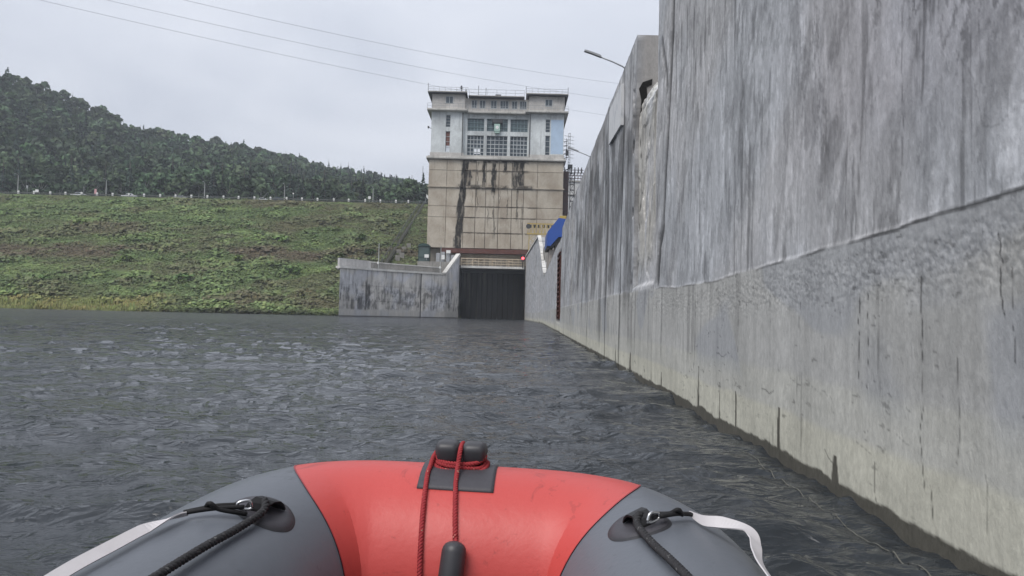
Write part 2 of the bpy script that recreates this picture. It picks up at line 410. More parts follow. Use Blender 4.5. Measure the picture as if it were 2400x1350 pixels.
def wall_color(Sg, Zg, D):
    s, z = Sg, Zg
    crz = np.interp(s, [2, 3.1, 4.8, 8.6, 11.3, 14], [1.69, 1.67, 1.61, 1.52, 1.56, 1.62]) + 0.07 * (fbm(s * 0.9, s * 0 + 3, 2, 6, 0.6) - 0.5)
    # ---- upper part: blue grey with rain streaks
    broad = fbm(s * 0.7, z * 0.6, 1, 5)
    diag = fbm(s * 1.7 + z * 0.55, z * 0.9 - s * 0.3, 6, 6, 0.58)
    st1 = fbm(s * 7, z * 1.9, 11, 6, 0.64); st2 = fbm(s * 3.6, z * 0.9, 16, 6, 0.62); st3 = fbm(s * 24, z * 5.0, 22, 4, 0.65); grn = fbm(s * 34, z * 26, 31, 3, 0.65)
    val = 0.46 * (0.88 + 0.22 * broad) * (0.84 + 0.32 * st1) * (0.79 + 0.42 * st3) * (0.86 + 0.28 * grn)
    dk = 0.75 * sst(0.52, 0.66, st2) * (0.25 + 0.75 * sst(0.44, 0.60, diag)); val *= 1 - 0.20 * dk
    pat = sst(0.50, 0.62, diag) * sst(0.40, 0.58, st1); val *= 1 - 0.22 * pat
    smear = sst(0.53, 0.61, fbm(s * 5.0 + z * 1.3, z * 2.6, 51, 6, 0.64)); val *= 1 - 0.24 * smear
    lite = sst(0.53, 0.61, fbm(s * 10, z * 2.0, 28, 6, 0.64)) * sst(0.42, 0.58, fbm(s * 1.6, z * 1.5, 33, 4)); val *= 1 + 0.26 * lite
    drip = sst(0.60, 0.68, fbm(s * 15, z * 0.55, 36, 5)) * sst(0.46, 0.58, fbm(s * 1.3, z * 0.8, 39, 3)); val *= 1 - 0.38 * drip
    hue = fbm(s * 0.6, z * 0.5, 38, 4)
    up = val[..., None] * lerp3([0.965, 0.99, 1.03], [0.99, 0.99, 1.005], sst(0.35, 0.65, hue))
    # rougher, darker stretch nearest the camera
    nr = sst(7.0, 4.2, s) * sst(1.75, 2.6, z)
    pit = sst(0.52, 0.62, fbm(s * 30, z * 20, 40, 4, 0.6)) * sst(0.40, 0.60, fbm(s * 3.4, z * 0.8, 44, 5))
    up = up * (1 - 0.42 * (nr * pit))[..., None] * (1 - nr[..., None] * np.array([0.03, 0.055, 0.04]))
    # ---- lower part: warmer, smoother
    lb = fbm(s * 0.9, z * 1.3, 50, 4); ls = fbm(s * 6, z * 0.5, 54, 5); lf = fbm(s * 14, z * 9, 59, 4)
    lv = 0.425 * (0.84 + 0.32 * lb) * (0.89 + 0.22 * ls) * (0.90 + 0.20 * lf) * (0.92 + 0.16 * fbm(s * 36, z * 30, 31, 3, 0.6))
    far = sst(5.5, 10, s)
    lv *= 1 - (0.10 + 0.22 * far) * sst(0.55, 0.72, fbm(s * 8, z * 0.35, 13, 4)) * sst(0.35, 0.8, z)
    lo = lv[..., None] * np.array([1.0, 0.995, 0.955])
    # smooth bluish cement patches
    pb = sst(0.60, 0.66, fbm(s * 0.7, z * 1.4, 23, 2)) * sst(0.5, 0.7, z)
    lo = lo * (1 - 0.5 * pb[..., None]) + np.array([0.325, 0.34, 0.37]) * 0.5 * pb[..., None]
    # tide bands
    tn = 0.05 * (fbm(s * 1.5, z * 0 + 1, 61, 4) - 0.5)
    t1 = sst(0.74, 0.66, z + tn); t2 = sst(0.43, 0.36, z + tn * 1.3)
    lo = lo * (1 + t1[..., None] * np.array([0.09, 0.085, 0.035])) * (1 + t2[..., None] * np.array([0.12, 0.105, 0.02]))
    # exposed aggregate below the cold joint
    ag = sst(0.34, 0.04, np.abs(z - (crz - 0.22) + 0.14 * (fbm(s * 1.1, z * 0 + 7, 18, 3) - 0.5))) * sst(0.36, 0.60, fbm(s * 1.6, z * 2.4, 27, 4))
    spk = fbm(s * 48, z * 48, 30, 4, 0.7)
    lo = lo * (1 + ag[..., None] * (sst(0.56, 0.44, spk) * -0.24 + 0.07)[..., None])
    t = sst(-0.012, 0.012, z - crz)
    col = lerp3(1, 1, t) * 0 + lo * (1 - t[..., None]) + up * t[..., None]
    # pale edge over the joint and dark crack line
    
    ck = sst(0.017, 0.005, np.abs(z - crz + 0.006)) * (0.55 + 0.4 * sst(7.5, 4.5, s)) * sst(0.25, 0.5, fbm(s * 2.5, z * 0, 47, 3)) * (s < 12.2)
    dirt = ck
    for k, (p, w, a) in enumerate(CRACKS): dirt = np.maximum(dirt, a * paint_line(s, z, p, w * (0.55 if w < .02 else 1), 0.010, k))
    # scattered hairline marks
    hair = sst(0.66, 0.73, fbm(s * 15, z * 1.4, 35, 4)) * sst(0.56, 0.64, fbm(s * 2, z * 1.6, 42, 3)); dirt = np.maximum(dirt, 0.42 * hair)
    chips = sst(0.70, 0.76, fbm(s * 7, z * 24, 48, 5, 0.62)) * sst(0.5, 0.6, fbm(s * 1.2, z * 2, 45, 3)); dirt = np.maximum(dirt, 0.5 * chips * (z < crz))
    col = col * (1 - 0.80 * dirt[..., None])
    # wet foot and seeps
    wl = 0.035 + 0.085 * fbm(s * 3.0, z * 0, 52, 6, 0.6)
    wet = sst(0.012, -0.006, z - wl)
    for sc_, top, w in SEEPS:
        zz = np.clip((z - 0.08) / (top - 0.08), 0, 1)
        ww = w * (1 - 0.55 * zz) * (0.75 + 0.5 * fbm(z * 9, z * 0 + sc_, 57, 3))
        wet = np.maximum(wet, sst(1.1, 0.8, np.abs(s - sc_ + 0.03 * (fbm(z * 6, z * 0, 59, 3) - .5)) / ww) * (z < top))
    wetc = np.array([0.060, 0.056, 0.046]) * (0.8 + 0.4 * fbm(s * 12, z * 12, 31, 3))[..., None]
    col = col * (1 - 0.93 * wet[..., None]) + wetc * 0.93 * wet[..., None]
    return np.clip(col, 0.01, 0.8)

def wall_depth(Sg, Zg):
    s, z = Sg, Zg
    crz = np.interp(s, [2, 3.1, 4.8, 8.6, 11.3, 14], [1.69, 1.67, 1.61, 1.52, 1.56, 1.62]) + 0.07 * (fbm(s * 0.9, s * 0 + 3, 2, 6, 0.6) - 0.5)
    d = 0.03 * (fbm(s * 0.8, z * 0.7, 4, 3) - 0.5) + 0.006 * (fbm(s * 5, z * 2.2, 9, 3) - 0.5)
    up = sst(-0.01, 0.03, z - crz)
    d = d + up * (0.007 + 0.009 * (fbm(s * 9, z * 0.6, 11, 4) - 0.5) + 0.016 * (fbm(s * 1.5 + z * 0.5, z * 0.75 - s * 0.3, 6, 3) - 0.5))
    ag = sst(0.30, 0.04, np.abs(z - (crz - 0.22)))
    d = d + ag * 0.004 * sst(0.55, 0.35, fbm(s * 42, z * 42, 30, 2))
    for k, (p, w, a) in enumerate(CRACKS): d = d + (0.03 * a * paint_line(s, z, p, w, 0.010, k) if w > .02 else 0)
    return d

def plan_main(s): return wall_x(s), s, np.ones_like(s), np.zeros_like(s) - 0.0
TOPZ = 6.7
zz_near = np.concatenate([np.linspace(-0.7, -0.1, 4)[:-1], np.linspace(-0.1, 2.0, 190)[:-1], np.linspace(2.0, 6.2, 250)[:-1], np.linspace(6.2, TOPZ, 8)])
ss_near = np.concatenate([np.linspace(-7, 2.4, 16)[:-1], np.geomspace(2.4, 12.45, 470)])
lock_wall = empty('lock_wall', (wall_x(20), 20, 0), 'tall weathered grey concrete lock wall running along the right side of the water', 'wall')
relief_wall('wall_section', lock_wall, ss_near, zz_near, plan_main, wall_color, wall_depth, 1.6, 'near wall section with horizontal cold joint and cracks')

def recess_depth(Sg, Zg):
    n = fbm(Sg * 1.1, Zg * 1.6, 3, 5, 0.6) - 0.5; up = sst(1.65, 1.75, Zg)
    brk = sst(0.02, 0.06, n + 0.02 * (Zg - 4))
    return wall_depth(Sg, Zg) + up * 0.05 + 0.50 * sst(4.9, 6.0, Zg + 0.7 * n) + 0.05 * up * n + 0.02 * up * np.floor(4 * fbm(Sg * .6, Zg * .8, 21, 3))
def recess_color(Sg, Zg, D):
    c = wall_color(Sg, Zg, D); t = sst(1.7, 2.4, Zg) * sst(0.3, 0.6, fbm(Sg * 2.2, Zg * 0.7, 19, 3))
    c = c * (1 - t[..., None]) + c * np.array([1.10, 1.06, 0.96]) * t[..., None]
    hole = paint_line(Sg, Zg, [(14.85, 5.6), (14.8, 5.0), (14.85, 4.4), (14.75, 3.2), (14.8, 2.1)], 0.10, 0.08, 5) * sst(0.42, 0.55, fbm(Sg * 3, Zg * 3.3, 29, 3))
    hole = np.maximum(hole, paint_line(Sg, Zg, [(13.4, 5.9), (13.0, 5.2), (12.7, 4.6)], 0.04, 0.05, 6))
    return c * (1 - 0.8 * hole[..., None])
zz_r = np.concatenate([np.linspace(-0.7, 0, 3)[:-1], np.linspace(0, 5.95, 230)])
relief_wall('wall_section', lock_wall, np.linspace(12.46, 15.0, 70), zz_r, plan_main, recess_color, recess_depth, 1.5, 'broken recessed strip between two wall sections')

DRIPS = np.random.default_rng(8)
_dr = [(DRIPS.uniform(15.6, 34), DRIPS.uniform(3.4, 6.4), DRIPS.uniform(0.15, 0.75), DRIPS.uniform(1.2, 3.6)) for _ in range(34)]
def mid_color(Sg, Zg, D):
    s, z = Sg, Zg
    c = wall_color(s, z, D)
    dk = np.zeros_like(s)
    for a, top, w, L in _dr:
        ww = w * (0.6 + 0.8 * fbm(z * 1.2 + a, s * 0 + a, 17, 3))
        dk = np.maximum(dk, sst(1.15, 0.7, np.abs(s - a - 0.15 * (fbm(z * 0.8, s * 0 + a, 33, 3) - .5)) / ww) * sst(top + 0.3, top - 0.1, z) * sst(top - L - 0.4, top - L + 0.5, z) * (0.35 + 0.5 * fbm(s * 8, z * 0.8, 36, 3)))
    c = c * (1 - 0.80 * dk[..., None])
    for a in (17.0, 20.2, 26.5, 37.9, 43.5):                       # formwork joints
        c = c * (1 - 0.55 * sst(0.16, 0.08, np.abs(s - a + 0.1 * (fbm(z * 1.5, z * 0 + a, 7, 3) - .5)))[..., None])
    blo = sst(0.50, 0.62, fbm(s * 0.45, z * 0.8, 53, 6, 0.62)) * sst(1.8, 2.6, z); c = c * (1 - 0.30 * blo[..., None])
    st = sst(0.25, 0.12, np.abs(s - 36.6)) * sst(6.2, 5.6, z)
    c = c * (1 - st[..., None]) + np.array([0.36, 0.35, 0.32]) * (0.8 + 0.4 * fbm(s * 4, z * 5, 14, 3))[..., None] * st[..., None]
    sp = sst(0.15, 0.06, np.abs(s - 36.8)) * sst(0.6, 0.7, fbm(s * 0, z * 2.6, 15, 2)); c = c * (1 - 0.7 * sp[..., None])
    hole = np.zeros_like(s)
    for hs, hz, hw, hh in ((15.3, 5.6, 0.12, 0.35), (15.25, 5.0, 0.16, 0.25), (15.2, 4.5, 0.10, 0.15), (15.25, 3.2, 0.10, 0.10), (15.2, 1.75, 0.10, 0.18)):
        hole = np.maximum(hole, sst(1.1, 0.7, np.hypot((s - hs) / hw, (z - hz) / hh) + 0.8 * (fbm(s * 5, z * 5, 41, 3) - .5)))
    return c * (1 - 0.85 * hole[..., None])
def mid_depth(Sg, Zg):
    s, z = Sg, Zg
    d = wall_depth(s, z) * 1.3
    for hs, hz, hw, hh in ((15.3, 5.6, 0.12, 0.35), (15.25, 5.0, 0.16, 0.25), (15.2, 4.5, 0.10, 0.15), (15.25, 3.2, 0.10, 0.10), (15.2, 1.75, 0.10, 0.18)):
        d = d + 0.16 * sst(1.1, 0.7, np.hypot((s - hs) / hw, (z - hz) / hh) + 0.8 * (fbm(s * 5, z * 5, 41, 3) - .5))
    for a in (20.2, 26.5, 37.0, 43.5): d = d + 0.05 * sst(0.05, 0.02, np.abs(s - a))
    return d
zz_m = np.concatenate([np.linspace(-0.7, 0, 3)[:-1], np.linspace(0, TOPZ, 200)])
relief_wall('wall_section', lock_wall, np.geomspace(15.02, 48.9, 420), zz_m, plan_main, mid_color, mid_depth, 1.1, 'streaked middle wall section below the street lamps')

def far_depth(Sg, Zg):
    d = wall_depth(Sg, Zg) * 1.5
    nich = sst(50.6, 50.8, Sg) * sst(57.2, 57.0, Sg) * sst(0.7, 0.8, Zg + 0.3 * (fbm(Sg * 2, Zg, 3, 2) - .5)) * sst(5.6, 5.5, Zg)
    return d + 0.12 * nich + 0.10 * sst(60, 50, Sg)
def far_color(Sg, Zg, D):
    c = wall_color(Sg, Zg, D)
    nich = sst(50.6, 50.8, Sg) * sst(57.2, 57.0, Sg) * sst(0.7, 0.8, Zg) * sst(5.6, 5.5, Zg)
    jn = sst(0.4, 0.1, np.abs(Sg - 91)); c = c * (1 - 0.5 * jn[..., None])
    return c * (1 - nich[..., None]) + np.array([0.055, 0.04, 0.036]) * nich[..., None]
zz_f = np.linspace(-0.7, TOPZ - 0.3, 60)
relief_wall('wall_section', lock_wall, np.linspace(48.92, 104, 200), zz_f, plan_main, far_color, far_depth, 1.2, 'far wall section with a dark ladder niche')

# right wing wall: slanted coping up to the flat top by the gate
WP = np.array([[104, 4.30], [118, 4.25], [128, 4.05], [176, 2.95]])
def wing_xy(s):
    x = np.interp(s, WP[:, 0], WP[:, 1]) ; return x + 0.1, s, np.ones_like(s), np.zeros_like(s)
right_wing = empty('wing_wall', (3.5, 140, 0), 'grey concrete wing wall with a slanted white coping right of the lock gate', 'wall')
def wing_top(s): return np.interp(s, [104, 106, 126, 176], [6.6, 6.7, 14.0, 14.4])
def build_wing_right():
    ss = np.concatenate([np.linspace(104.02, 128, 60)[:-1], np.linspace(128, 176, 70)]); nzr = 50
    Sg, Tg = np.meshgrid(ss, np.linspace(0, 1, nzr), indexing='ij'); Zg = -0.7 + Tg * (wing_top(Sg) + 0.7)
    X, Y, NX, NY = wing_xy(Sg); D = wall_depth(Sg, Zg) * 1.5
    C = wall_color(Sg, Zg, D)
    V = np.stack([X + D, Y, Zg], -1).reshape(-1, 3); C = C.reshape(-1, 3)
    ns = len(ss); i = np.arange((ns - 1) * (nzr - 1)); r_ = i // (nzr - 1); c_ = i % (nzr - 1); b = r_ * nzr + c_
    F = [np.stack([b, b + 1, b + nzr + 1, b + nzr], -1)]
    top = np.arange(ns) * nzr + nzr - 1
    n0 = len(V); tb = V[top] + np.array([1.3, 0, 0]); bb = tb * 1; bb[:, 2] = -0.7
    V = np.concatenate([V, tb, bb]); C = np.concatenate([C, np.full((2 * ns, 3), 0.25)])
    a = np.arange(ns - 1)
    F.append(np.stack([top[:-1], n0 + a, n0 + a + 1, top[1:]], -1))
    F.append(np.stack([n0 + a, n0 + ns + a, n0 + ns + a + 1, n0 + a + 1], -1))
    np_mesh('wall_face', V, np.concatenate(F), M['wall'], right_wing, attrs={'col': C})
    m = MB()
    for s0, s1 in ((105, 126), (126, 176)):
        n = 6
        for k in range(n):
            a0 = s0 + (s1 - s0) * k / n; a1 = s0 + (s1 - s0) * (k + 1) / n - 0.05
            x0 = float(np.interp(a0, WP[:, 0], WP[:, 1])) + 0.2; x1 = float(np.interp(a1, WP[:, 0], WP[:, 1])) + 0.2
            m.bar((x0, a0, float(wing_top(a0)) + 0.18), (x1, a1, float(wing_top(a1)) + 0.12), 0.55, 0.30)
    m.build('coping', M['coping'], right_wing)
M['coping'] = concrete('pale_coping_concrete', (0.56, 0.55, 0.52), 0.3, 0.25)
build_wing_right()

# ================================================================== LEFT GUIDE WALL
GP = [(-33.7, 150.0), (-29.5, 156.2), (-25, 161.8), (-20, 166.9), (-14.9, 171.6), (-12.2, 176.0)]
def build_left_wall():
    root = empty('guide_wall', (-23, 165, 0), 'long stained concrete guide wall left of the lock gate', 'wall')
    P = np.array(GP); seg = np.hypot(*np.diff(P, axis=0).T); L = np.concatenate([[0], np.cumsum(seg)])
    def xy(s):
        x = np.interp(s, L, P[:, 0]); y = np.interp(s, L, P[:, 1])
        x2 = np.interp(s + 0.2, L, P[:, 0]); y2 = np.interp(s + 0.2, L, P[:, 1])
        return x, y, x * 0 - 0.6, x * 0 + 0.8
    Sj = L[3] + 0.3; Se = L[4]
    def top(s): return np.interp(s, [0, Se - 0.5, Se, L[-1]], [9.45, 9.65, 9.8, 14.5])
    ss = np.linspace(0, L[-1], 230); nz = 110
    Sg, Tg = np.meshgrid(ss, np.linspace(0, 1, nz), indexing='ij'); Zg = -0.7 + Tg * (top(Sg) + 0.7)
    X, Y, NX, NY = xy(Sg)
    D = 0.06 * (fbm(Sg * 0.6, Zg * 0.6, 4, 4) - .5) + 0.25 * sst(0.16, 0.08, np.abs(Sg - Sj))
    s, z = Sg, Zg
    v = 0.53 * (0.74 + 0.44 * fbm(s * 0.5, z * 0.5, 1, 5)) * (0.80 + 0.35 * fbm(s * 3, z * 0.4, 5, 4))
    blot = sst(0.44, 0.66, 0.6 * fbm(s * 2.6, z * 0.7, 8, 6, 0.6) + 0.4 * fbm(s * 0.9, z * 0.9, 14, 5, 0.6)) * sst(8.5, 5.5, z) * sst(0.6, 2.2, z); v *= 1 - 0.62 * blot
    stv = sst(0.55, 0.68, fbm(s * 2.2, z * 0.16, 12, 4)); v *= 1 - 0.34 * stv
    for a, w, tp in ((3.6, 0.45, 3.5), (5.6, 0.7, 3.9), (7.3, 0.28, 7.2), (8.0, 0.35, 6.4)):
        v *= 1 - 0.68 * sst(1.15, 0.75, np.abs(s - a + 0.3 * (fbm(z, z * 0 + a, 3, 3) - .5)) / w) * sst(tp + 0.6, tp - 0.4, z) * sst(0.1, 0.3, z)
    low = sst(1.7, 1.2, z + 0.4 * (fbm(s * 0.7, z * 0, 17, 3) - .5)); v = v * (1 - low) + low * (0.42 * (0.8 + 0.35 * fbm(s * 3, z * 0.5, 19, 4)))
    v *= 1 - 0.75 * sst(0.20, 0.10, np.abs(s - Sj))
    v *= 1 - 0.75 * sst(0.28, 0.16, z)
    for zz in (3.2, 6.3): v *= 1 - 0.18 * sst(0.10, 0.04, np.abs(z - zz))
    C = v[..., None] * lerp3([0.98, 0.99, 1.03], [1.03, 1.0, 0.95], sst(0.4, 0.6, fbm(s * 0.3, z * 0.3, 20, 3)))
    V = np.stack([X + NX * D, Y + NY * D, Zg], -1).reshape(-1, 3); C = C.reshape(-1, 3)
    ns = len(ss); i = np.arange((ns - 1) * (nz - 1)); r_ = i // (nz - 1); c_ = i % (nz - 1); b = r_ * nz + c_
    F = [np.stack([b, b + nz, b + nz + 1, b + 1], -1)]
    idx = np.arange(ns * nz).reshape(ns, nz)
    # left end face and top
    e = idx[0, :]; n0 = len(V); V = np.concatenate([V, V[e] + np.array([-0.5, 2.4, 0])]); C = np.concatenate([C, C[e] * 0.95])
    k = np.arange(nz - 1); F.append(np.stack([e[:-1], e[1:], n0 + k + 1, n0 + k], -1))
    t = idx[:, -1]; n0 = len(V); V = np.concatenate([V, V[t] + np.array([-0.9, 1.8, 0])]); C = np.concatenate([C, C[t]])
    k = np.arange(ns - 1); F.append(np.stack([t[:-1], t[1:], n0 + k + 1, n0 + k], -1))
    np_mesh('wall_face', V, np.concatenate(F), M['wall'], root, attrs={'col': C})
    # coping stones following the top, parapet behind
    cop = MB(); 
    n = 14
    for q in range(n):
        a0 = -0.25 + (Se + 0.25) * q / n; a1 = -0.25 + (Se + 0.25) * (q + 1) / n - 0.04
        p0 = [float(np.interp(a0, L, P[:, j])) for j in (0, 1)]; p1 = [float(np.interp(a1, L, P[:, j])) for j in (0, 1)]
        if a0 < 0: p0 = [P[0, 0] - 0.15, P[0, 1] - 0.2]
        cop.bar((p0[0] - 0.3, p0[1] + 0.35, float(top(a0)) + 0.2), (p1[0] - 0.3, p1[1] + 0.35, float(top(a1)) + 0.2), 1.3, 0.42)
    cop.build('coping', M['coping'], root)
    cs = MB(); dn = 5
    for q in range(dn):
        a0 = Se + (L[-1] - Se) * q / dn; a1 = Se + (L[-1] - Se) * (q + 1) / dn
        f = lambda a: (float(np.interp(a, L, P[:, 0])) - 0.3, float(np.interp(a, L, P[:, 1])) + 0.3, float(top(a)) + 0.2)
        cs.bar(f(a0), f(a1), 1.1, 0.45)
    cs.build('slanted_coping', M['coping'], root)
    def para(a0, a1, z0, z1, name, mat):
        m = MB(); k = 8
        for q in range(k):
            b0 = a0 + (a1 - a0) * q / k; b1 = a0 + (a1 - a0) * (q + 1) / k
            f = lambda a, zz: (float(np.interp(a, L, P[:, 0])) - 1.0, float(np.interp(a, L, P[:, 1])) + 1.6, zz)
            m.bar(f(b0, (z0 + z1) / 2), f(b1, (z0 + z1) / 2), 0.5, z1 - z0)
        return m.build(name, mat, root)
    para(0.4, 9.0, 9.3, 11.55, 'parapet', M['parapet'])
    para(9.05, Se - 0.4, 9.3, 11.2, 'parapet', M['parapet_d'])
    m = MB()
    f = lambda a, zz: (float(np.interp(a, L, P[:, 0])) - 1.0, float(np.interp(a, L, P[:, 1])) + 1.6, zz)
    for q in range(8):
        b0 = 9.05 + (Se - 9.45) * q / 8; b1 = 9.05 + (Se - 9.45) * (q + 1) / 8
        m.bar(f(b0, 11.32), f(b1, 11.32), 0.7, 0.2)
    m.build('parapet_cap', M['coping'], root)
    return root
M['parapet'] = concrete('parapet_concrete', (0.46, 0.45, 0.44), 0.3, 0.3)
M['parapet_d'] = concrete('stained_parapet_concrete', (0.27, 0.26, 0.24), 0.3, 0.5)
build_left_wall()

# ================================================================== EMBANKMENT, CREST, HILL
def shore_y(x): return np.clip(163 + (x + 37) * 0.252, 128, 172)
CREST_Y, CREST_Z = 232.0, 34.0
def bank_z(x, y):
    ys = shore_y(x); t = (y - ys) / (CREST_Y - ys)
    toe = sst(-70, -82, x) * 1.0
    z = CREST_Z * np.clip(t, -0.05, 1) ** 1.0
    z = z - toe * (1.6 * sst(0.0, 0.06, t) * sst(0.16, 0.08, t)) + 0.9 * np.sin(t * pi * 2) * -0.6
    z = z + (0.9 * (fbm(x * 0.12, y * 0.12, 4, 4) - .5) + 0.5 * (fbm(x * 0.5, y * 0.5, 9, 3) - .5)) * sst(0, 0.05, t) * sst(1.0, 0.97, t)
    return z
def bank_color(x, y):
    t = (y - shore_y(x)) / (CREST_Y - shore_y(x))
    a = fbm(x * 0.05, t * 6, 1, 4); b = fbm(x * 0.13, t * 15, 6, 4); c = fbm(x * 0.3, t * 34, 11, 3)
    green = np.array([0.112, 0.156, 0.062]); olive = np.array([0.122, 0.134, 0.064]); brown = np.array([0.122, 0.102, 0.066]); bright = np.array([0.170, 0.228, 0.085])
    g = sst(0.40, 0.56, a * 0.6 + b * 0.4)
    col = lerp3(olive, green, g)
    br = 0.5 * sst(0.56, 0.66, fbm(x * 0.06 + 9, t * 9, 16, 4)); 
    berm = sst(0.09, 0.02, np.abs(t - 0.42 - (x + 80) * 0.0007)) * sst(0.38, 0.55, fbm(x * 0.08, t * 10, 23, 3))
    br = np.maximum(br, berm) ; br = np.maximum(br, 0.6 * sst(-50, -32, x) * sst(0.35, 0.6, b))
    col = lerp3(col, 0, br * 0) * (1 - br[..., None]) + brown * br[..., None]
    hi = sst(0.55, 0.66, b) * sst(0.42, 0.58, c) * (1 - 0.7 * br); col = col * (1 - hi[..., None]) + bright * hi[..., None]
    yel = sst(-66, -78, x + 8 * (fbm(x * 0.2, t * 9, 3, 2) - .5)) * sst(0.125, 0.10, t); ycol = lerp3([0.235, 0.225, 0.085], [0.19, 0.21, 0.075], sst(0.4, 0.6, fbm(x * 0.3, t * 20, 5, 3)))
    col = col * (1 - yel[..., None]) + ycol * yel[..., None]
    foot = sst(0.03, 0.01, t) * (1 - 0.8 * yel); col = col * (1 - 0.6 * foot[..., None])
    return col
MB_ = Mat('bank_earth', 0.95, 0.1); _a = MB_.attr('col'); _n = MB_.noise((1, 1, 1), 0.9, 5, 0.6, world=True); _n2 = MB_.noise((1, 1, 1), 3.5, 3, 0.6, world=True)
MB_.base(MB_.scale(_a, (_n * 0.9 + 0.35))); MB_.bump(_n + _n2 * 0.4, 0.5, 0.8); M['bank'] = MB_.m
def build_bank():
    xs = np.concatenate([np.linspace(-330, -14.5, 260), np.linspace(-13.3, 90, 50)]); ts = np.linspace(-0.06, 1, 110)
    Xg, Tg = np.meshgrid(xs, ts, indexing='ij'); Ys = shore_y(Xg); Yg = Ys + Tg * (CREST_Y - Ys); Zg = bank_z(Xg, Yg)
    Zg = np.where(Tg < 0, Tg * 40 - 0.1, Zg); Zg = np.where((Xg > -13.2) & (Yg < 205), -4.0, Zg); GW = np.array([(-33.7, 150.0), (-29.5, 156.2), (-25, 161.8), (-20, 166.9), (-14.9, 171.6), (-12.2, 176.0)]); Zg = np.where((Xg > -33.5) & (Yg < np.interp(Xg, GW[:, 0], GW[:, 1]) + 1.2), -4.0, Zg)
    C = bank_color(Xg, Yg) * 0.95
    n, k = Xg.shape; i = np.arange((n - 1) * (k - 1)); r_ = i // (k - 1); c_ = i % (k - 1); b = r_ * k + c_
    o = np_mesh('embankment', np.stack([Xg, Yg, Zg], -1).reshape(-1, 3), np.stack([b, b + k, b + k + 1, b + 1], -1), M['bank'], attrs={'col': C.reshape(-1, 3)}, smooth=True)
    tag(o, 'grassy earth dam slope on the left', 'embankment', kind='structure')
    # tufts of weeds and low shrubs
    rg = np.random.default_rng(31)
    N = 62000
    x = rg.uniform(-165, -14, N); t = rg.uniform(0.0, 1.0, N) ; ys = shore_y(x); y = ys + t * (CREST_Y - ys)
    dens = fbm(x * 0.2, t * 18, 35, 4); keep = (dens > 0.20) & ~((x > -34) & (y < 150 + (x + 34) * 1.35 + 6)); x, y, t, dens = x[keep], y[keep], t[keep], dens[keep]
    z = bank_z(x, y); col = bank_color(x, y) * rg.uniform(0.8, 1.28, (len(x), 1)) * rg.uniform(0.92, 1.08, (len(x), 3))
    size = rg.uniform(0.32, 0.8, len(x)) * (0.6 + 1.0 * sst(0.4, 0.7, dens)) * np.where(t > 0.96, 0.5, 1.0)
    K = 7
    n = len(x); cx = np.repeat(x, K) + rg.normal(0, 0.42, n * K) * np.repeat(size, K); cy = np.repeat(y, K) + rg.normal(0, 0.35, n * K) * np.repeat(size, K)
    hz = rg.uniform(0.05, 0.75, n * K) * np.repeat(size, K); cz = np.repeat(z, K) + hz * 0.75
    tall = np.repeat((t < 0.10) & (x < -74), K)
    az = rg.normal(0, 0.65, n * K); til = rg.normal(1.05, 0.40, n * K); w = np.repeat(size, K) * rg.uniform(0.18, 0.42, n * K)
    u = np.stack([np.cos(az), np.sin(az), np.zeros(n * K)], -1); vv = np.stack([-np.sin(az) * np.sin(til), np.cos(az) * np.sin(til), np.cos(til)], -1)
    vv = np.where(tall[:, None], vv * np.array([0.5, 0.5, 2.2]), vv); ww = np.where(tall, w * 0.45, w)
    c0 = np.stack([cx, cy, cz], -1)
    Q = np.stack([c0 - u * ww[:, None] - vv * w[:, None], c0 + u * ww[:, None] - vv * w[:, None] * 0.8, c0 + u * ww[:, None] * 0.7 + vv * w[:, None], c0 - u * ww[:, None] * 0.6 + vv * w[:, None] * 0.9], 1)
    C = np.repeat(np.repeat(col, K, 0) * rg.uniform(0.8, 1.2, (n * K, 1)), 4, 0)
    ml = Mat('weeds', 0.8, 0.2); ml.base(ml.attr('col')); M['weed'] = ml.m
    o = np_mesh('grass', Q.reshape(-1, 3), np.arange(n * K * 4).reshape(-1, 4), ml.m, attrs={'col': C})
    tag(o, 'green and brown weeds covering the dam slope', 'grass', kind='stuff')
build_bank()

